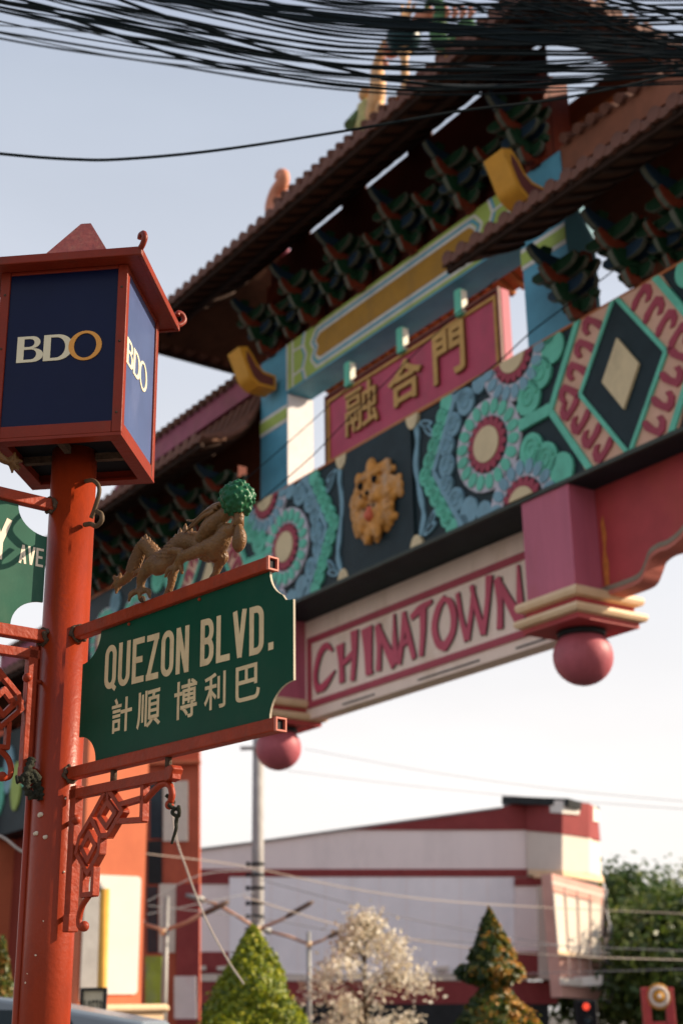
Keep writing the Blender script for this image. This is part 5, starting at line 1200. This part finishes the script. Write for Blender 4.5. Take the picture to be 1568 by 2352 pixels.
WL = [('pale cord slanting down from the sky to the cone tree', [(396, 1760, 12), (400, 1900, 12), (430, 2000, 12), (470, 2105, 12), (520, 2200, 12), (560, 2260, 12)], .008, M_paleline, 'cord'),
      ('pale service wire from the dark red building past the utility pole', [(250, 1955, 30), (345, 1962, 30), (560, 1990, 32), (800, 2040, 34), (1000, 2068, 36), (1260, 2085, 40), (1600, 2100, 42)], .011, M_paleline, 'wire'),
      ('pale thick wire crossing low in front of the right trees', [(560, 2060, 34), (800, 2130, 36), (1080, 2178, 38), (1300, 2196, 38), (1600, 2206, 40)], .014, M_paleline, 'wire'),
      ('grey wire drooping from the utility pole to the spiral tree', [(595, 2020, 38), (800, 2075, 38), (960, 2115, 39), (1150, 2150, 40), (1400, 2190, 42)], .011, M_greyline, 'wire'),
      ('grey wire low across the white wall left of the spiral tree', [(340, 2080, 36), (600, 2110, 38), (850, 2150, 39), (1100, 2165, 40), (1600, 2185, 42)], .011, M_greyline, 'wire'),
      ('dark wire level with the foot of the white panel', [(600, 2235, 44), (850, 2242, 44), (1200, 2236, 44), (1600, 2225, 44)], .011, M_greyline, 'wire'),
      ('upper grey wire from the red building to the utility pole', [(338, 2070, 36), (460, 2010, 37), (585, 1998, 39)], .011, M_greyline, 'wire'),
      ('lower grey wire from the red building to the utility pole', [(338, 2100, 36), (460, 2075, 37), (585, 2050, 39)], .011, M_greyline, 'wire'),
      ('faint wire high across the pale sky above the white building', [(700, 1720, 70), (1000, 1775, 70), (1300, 1815, 70), (1620, 1845, 70)], .018, mat('faint_wire', (.5, .5, .52), .7, .1), 'wire'),
      ('faint lower wire across the pale sky over the building roof', [(660, 1770, 70), (900, 1800, 70), (1200, 1830, 70), (1620, 1862, 70)], .018, mat('faint_wire', (.5, .5, .52), .7, .1), 'wire'),
      ('curved pale cable left of the post across the dark red wall', [(-40, 1905, 14), (10, 1925, 14), (50, 1955, 14), (110, 1975, 14), (200, 1985, 14)], .014, M_paleline, 'cable'),
      ('dark cable drooping across the gate front over the plaque', [(470, 1262, 13), (622, 1130, 13.5), (717, 1047, 13.8), (800, 962, 14), (1012, 755, 14.8), (1140, 640, 15.2)], .006, M_cable, 'cable'),
      ('thin dark wire crossing the white side of the left blue pillar', [(480, 1172, 13), (598, 1072, 13.5), (717, 967, 14), (800, 890, 14.3)], .005, M_cable, 'wire'),
      ('dark cable drooping across the right blue pillar to the frieze', [(1040, 905, 13), (1140, 835, 13.4), (1220, 762, 13.8), (1330, 680, 14.2), (1450, 590, 14.6)], .008, M_cable, 'cable')]
for lab2, pts, r, m, cat in WL:
    o = cable('service_wire', lab2, pts, r, m); o['category'] = cat
# traffic light
tl = thing('traffic_light', 'black traffic light showing red beside the building bay', 'traffic light', tuple(at(1345, 2336, 46)))
tl.location.z = 0
q0, q1 = at(1322, 2352, 46), at(1368, 2296, 46); qx = at(1345, 2336, 46).x
obj('housing', MB().box(q0.x - qx, q1.x - qx, -.15, .15, q0.z - .35, q1.z, ch=.04), M_black, tl)
obj('pole', MB().tube([(0, .2, 0), (0, .2, q1.z)], .08, 10), M_dark, tl)
rz = at(1347, 2312, 46).z
obj('red_lamp', MB().lathe([(.11, 0), (.09, .02), (.001, .03)], (0, -.15, rz), 14, axis='y'), mat('red_lamp', (.5, .02, .01), .4, emit=(.35, .03, .015)), tl)
for dz in (.42, .84): obj('dark_lamp', MB().lathe([(.11, 0), (.09, .02), (.001, .03)], (0, -.15, rz - dz), 14, axis='y'), M_glassd, tl)
for dz in (0, .42, .84): obj('visor', MB().tube([(-.13, -.22, rz - dz + .02), (-.08, -.22, rz - dz + .12), (.08, -.22, rz - dz + .12), (.13, -.22, rz - dz + .02)], .02, 6), M_dark, tl)
# red frame with round emblem, bottom right
em = thing('emblem_stand', 'red stand holding a round cream and gold emblem before the right trees', 'emblem', tuple(at(1511, 2336, 30)))
em.location.z = 0; ex = at(1511, 2336, 30).x
for a in (1484, 1538): x = at(a, 2320, 30).x - ex; obj('post', MB().box(x - .08, x + .08, -.08, .08, 0, at(a, 2268, 30).z, ch=.01), M_gred, em)
obj('cross_rail', MB().box(at(1484, 2345, 30).x - ex + .081, at(1538, 2345, 30).x - ex - .081, -.06, .06, at(1511, 2362, 30).z, at(1511, 2346, 30).z), M_gred, em)
ec = at(1510, 2289, 30)
obj('disc', MB().lathe([(.24, 0), (.255, .03), (.255, .07), (.2, .08)], (ec.x - ex, -.0, ec.z), 28, axis='y'), M_gold, em)
obj('cream_ring', MB().lathe([(.21, .081), (.21, .095), (.13, .095), (.13, .081)], (ec.x - ex, 0, ec.z), 28, axis='y'), M_wcream, em)
obj('gold_ring', MB().lathe([(.115, .081), (.115, .105), (.06, .105)], (ec.x - ex, 0, ec.z), 24, axis='y'), M_golde, em)
obj('centre_boss', MB().ball((ec.x - ex, -.10, ec.z), .05, 10), M_wcream, em)
for k in range(20): a = 2 * math.pi * k / 20; obj('stud', MB().ball((ec.x - ex + .235 * math.cos(a), -.08, ec.z + .235 * math.sin(a)), .018, 6), M_golde, em)

# ------------------------------------------------------------------ plants
def leafmat(name, cols, rough=.5, tr=.38):
    m = bpy.data.materials.new(name); m.use_nodes = True; t = m.node_tree; b = t.nodes['Principled BSDF']
    tcn = t.nodes.new('ShaderNodeAttribute'); tcn.attribute_name = 'tint'
    rp_ = t.nodes.new('ShaderNodeValToRGB'); e_ = rp_.color_ramp.elements
    e_[0].color = (*cols[0], 1); e_[1].color = (*cols[-1], 1)
    for i, c in enumerate(cols[1:-1]): q = e_.new((i + 1) / (len(cols) - 1)); q.color = (*c, 1)
    t.links.new(tcn.outputs['Fac'], rp_.inputs['Fac']); t.links.new(rp_.outputs['Color'], b.inputs['Base Color']); b.inputs['Roughness'].default_value = rough
    tl_ = t.nodes.new('ShaderNodeBsdfTranslucent'); t.links.new(rp_.outputs['Color'], tl_.inputs['Color'])
    mx = t.nodes.new('ShaderNodeMixShader'); mx.inputs[0].default_value = tr
    t.links.new(b.outputs[0], mx.inputs[1]); t.links.new(tl_.outputs[0], mx.inputs[2]); t.links.new(mx.outputs[0], t.nodes['Material Output'].inputs['Surface'])
    return m
def leaves(name, C, N, size, m, parent, tint, up=.3, aspect=.5):
    """C centres, N outward normals; each leaf a bent quad pair"""
    n = len(C); d = N + rng.normal(0, .7, (n, 3)); d[:, 2] += up; d /= np.linalg.norm(d, axis=1)[:, None] + 1e-9
    a = np.cross(d, rng.normal(0, 1, (n, 3))); a /= np.linalg.norm(a, axis=1)[:, None] + 1e-9; b = np.cross(d, a)
    s = size * rng.uniform(.6, 1.35, n)[:, None]
    V = np.stack([C - a * s, C + b * s * aspect + d * s * .12, C + a * s, C - b * s * aspect + d * s * .12], 1).reshape(-1, 3)
    me = bpy.data.meshes.new(name); me.vertices.add(4 * n); me.vertices.foreach_set('co', V.ravel())
    me.loops.add(4 * n); me.loops.foreach_set('vertex_index', np.arange(4 * n)); me.polygons.add(n)
    me.polygons.foreach_set('loop_start', np.arange(0, 4 * n, 4)); me.polygons.foreach_set('loop_total', np.full(n, 4)); me.update()
    at_ = me.attributes.new('tint', 'FLOAT', 'FACE'); at_.data.foreach_set('value', np.clip(tint, 0, 1).astype(np.float32))
    me.materials.append(m); me.validate(); return link(name, me, parent)
def surf_points(fn_r, h, n, jitter):
    """points on a body of revolution: radius fn_r(t) for t in 0..1, lumpy"""
    t = rng.uniform(0, 1, n * 3); r = fn_r(t); keep = rng.uniform(0, r.max(), len(t)) < r; t = t[keep][:n]; r = fn_r(t); th = rng.uniform(0, 2 * np.pi, len(t))
    stray = np.where(rng.uniform(0, 1, len(t)) < .07, rng.uniform(1.02, 1.16, len(t)), 1.0)
    lump_ = stray * (1 + .10 * np.sin(th * 3 + t * 17)) * (1 + .09 * np.sin(th * 5 + t * 31) * np.sin(t * 47 + th * 3) + .05 * np.sin(th * 11 - t * 60))
    rr_ = r * lump_ * (1 - np.abs(rng.normal(0, jitter, len(t))))
    C = np.stack([rr_ * np.cos(th), rr_ * np.sin(th), t * h], 1); N = np.stack([np.cos(th), np.sin(th), np.full(len(t), .35)], 1); return C, N, t, th
def topiary(name, label, cat, x, ytop, Y, wpx, fn, cols, n, size, seedtint=None, group=None):
    b = at(x, 2336, Y); tp = at(x, ytop, Y); h = tp.z - .35
    o = thing(name, label, cat, (b.x, b.y, 0), 0, group)
    obj('trunk', MB().tube([(0, 0, 0), (0, 0, h * .8)], [.07, .03], 8), M_bark, o)
    Rm = wpx / FPX * Y / 2
    C, N, t, th = surf_points(lambda q: fn(q) * Rm, h, n, .10); C[:, 2] += .35
    tint = .35 + .25 * rng.normal(0, 1, len(C)) + (seedtint(C, t, th) if seedtint else 0)
    leaves('crown', C, N, size, leafmat(name + '_leaf', cols), o, tint); return o
cone = lambda q: np.clip(1.0 - q, 0, 1) ** .82 * np.where(q < .06, .8 + q * 3.3, 1)
topiary('cone_topiary', 'bright green clipped cone tree in front of the white wall', 'tree', 580, 2122, 20, 370, cone, [(.05, .10, .008), (.20, .26, .012), (.46, .46, .02), (.62, .54, .03)], 32000, .034)
tiers = lambda q: np.where(q < .60, .10 + .62 * np.sin(np.pi * np.clip((q - .05) / .57, 0, 1)), np.where(q < .735, .08 + .50 * np.sin(np.pi * np.clip((q - .59) / .155, 0, 1)) ** .8, .40 * np.clip((1 - q) / .265, 0, 1) ** .9))
topiary('tiered_topiary', 'tiered topiary tree with green top and orange-red new leaves', 'tree', 1135, 2084, 21, 250, tiers, [(.02, .05, .012), (.05, .09, .014), (.17, .17, .02), (.50, .22, .03), (.62, .34, .08)], 15000, .05,
        seedtint=lambda C, t, th: np.where(t < .74, .02, -.12) - .10 + .30 * np.cos(th + .4) + .30 * np.sin(th * 4 + t * 40) * np.sin(t * 55 - th * 2))
topiary('clipped_bush', 'green and orange leaved bush at the left edge behind the post', 'bush', -5, 2148, 17, 150, cone, [(.03, .06, .01), (.10, .14, .02), (.30, .17, .03), (.45, .16, .05)], 9000, .04)
# white flowering tree
def branch_tree(name, label, x, ytop, Y, rx, m, n_cl, per, clr, size, trunk_h, seed, cols, zs=1.0, group=None, cat='tree', flat_top=.75):
    global rng
    rng = np.random.default_rng(seed); random.seed(seed)
    b = at(x, 2336, Y); h = at(x, ytop, Y).z; o = thing(name, label, cat, (b.x, b.y, 0), 0, group)
    mb = MB(); mb.tube(spline([(0, 0, 0), (.05 * rx, 0, trunk_h * .5), (0, .04 * rx, trunk_h), (0.02 * rx, 0, h * .8)], 4), [.06 * rx * (1 - .8 * i / 12) + .02 for i in range(13)], 8)
    ends = []
    for k in range(n_cl):
        t = rng.uniform(0, 1); z = trunk_h + (h - trunk_h) * (1 - (1 - t) ** 1.3); q = (z - trunk_h) / (h - trunk_h)
        rmax = rx * (math.sin(math.pi * min(1, .22 + q * .78)) ** flat_top if q < 1 else .1); a = rng.uniform(0, 6.283); r_ = rmax * math.sqrt(rng.uniform(.15, 1))
        e_ = (r_ * math.cos(a), r_ * math.sin(a), z); ends.append(e_)
        if k % 3 == 0: s0 = (0, 0, max(.3, z - r_ * .8)); mb.tube(spline([s0, ((s0[0] + e_[0]) * .5, (s0[1] + e_[1]) * .5, (s0[2] + e_[2]) * .5 + .05 * rx), e_], 3), [.018 * rx + .01, .014 * rx + .008, .012 * rx + .006, .010 * rx + .005, .008 * rx + .004, .006 * rx + .003, .003 * rx + .002], 5)
    obj('trunk', mb, M_bark, o)
    E_ = np.array(ends); C = np.repeat(E_, per, 0); off = rng.normal(0, 1, C.shape); off[:, 2] *= zs
    C = C + off * clr; ct = np.repeat(rng.uniform(-.25, .25, len(E_)), per)
    N = off / (np.linalg.norm(off, axis=1)[:, None] + 1e-9)
    tint = .45 + ct + rng.normal(0, .16, len(C)); leaves('crown', C, N, size, leafmat(name + '_leaf' + str(seed), cols), o, tint); return o
branch_tree('flowering_tree', 'loose small tree covered in whitish blossom by the white wall', 838, 2112, 30, 1.22, None, 52, 85, .15, .055, 1.2, 31, [(.24, .18, .10), (.54, .46, .33), (.76, .72, .60), (.84, .81, .72)])
GR = [(.016, .038, .008), (.04, .08, .014), (.09, .13, .02), (.17, .20, .04)]
for i, (x, yt, Y, rx, sd, lab3, ncl, per) in enumerate(((1440, 2045, 72, 3.4, 41, 'dark green tree crown just right of the building bay', 90, 150), (1530, 2025, 88, 5.2, 42, 'airy tall tree at the right edge with sky showing through', 60, 90), (1500, 2140, 66, 4.2, 43, 'broad dark tree behind the round emblem', 120, 150), (1600, 2110, 60, 4.2, 44, 'dark tree cut off by the right edge of the picture', 110, 140), (1408, 2165, 80, 3.6, 45, 'low dark tree behind the torn sheeting', 80, 120))):
    branch_tree('street_tree', lab3, x, yt, Y, rx, None, ncl, per, .62, .20, 2.0, sd, GR, group='street trees at the right', flat_top=.5)
stuff(leaves('undergrowth', np.stack([rng.uniform(15, 36, 14000), rng.uniform(74, 80, 14000), rng.uniform(0, 4.6, 14000) ** 1.0], 1), np.tile(np.array([[0, -1, .4]]), (14000, 1)), .22, leafmat('undergrowth_leaf', GR), None, rng.uniform(0, .8, 14000)))
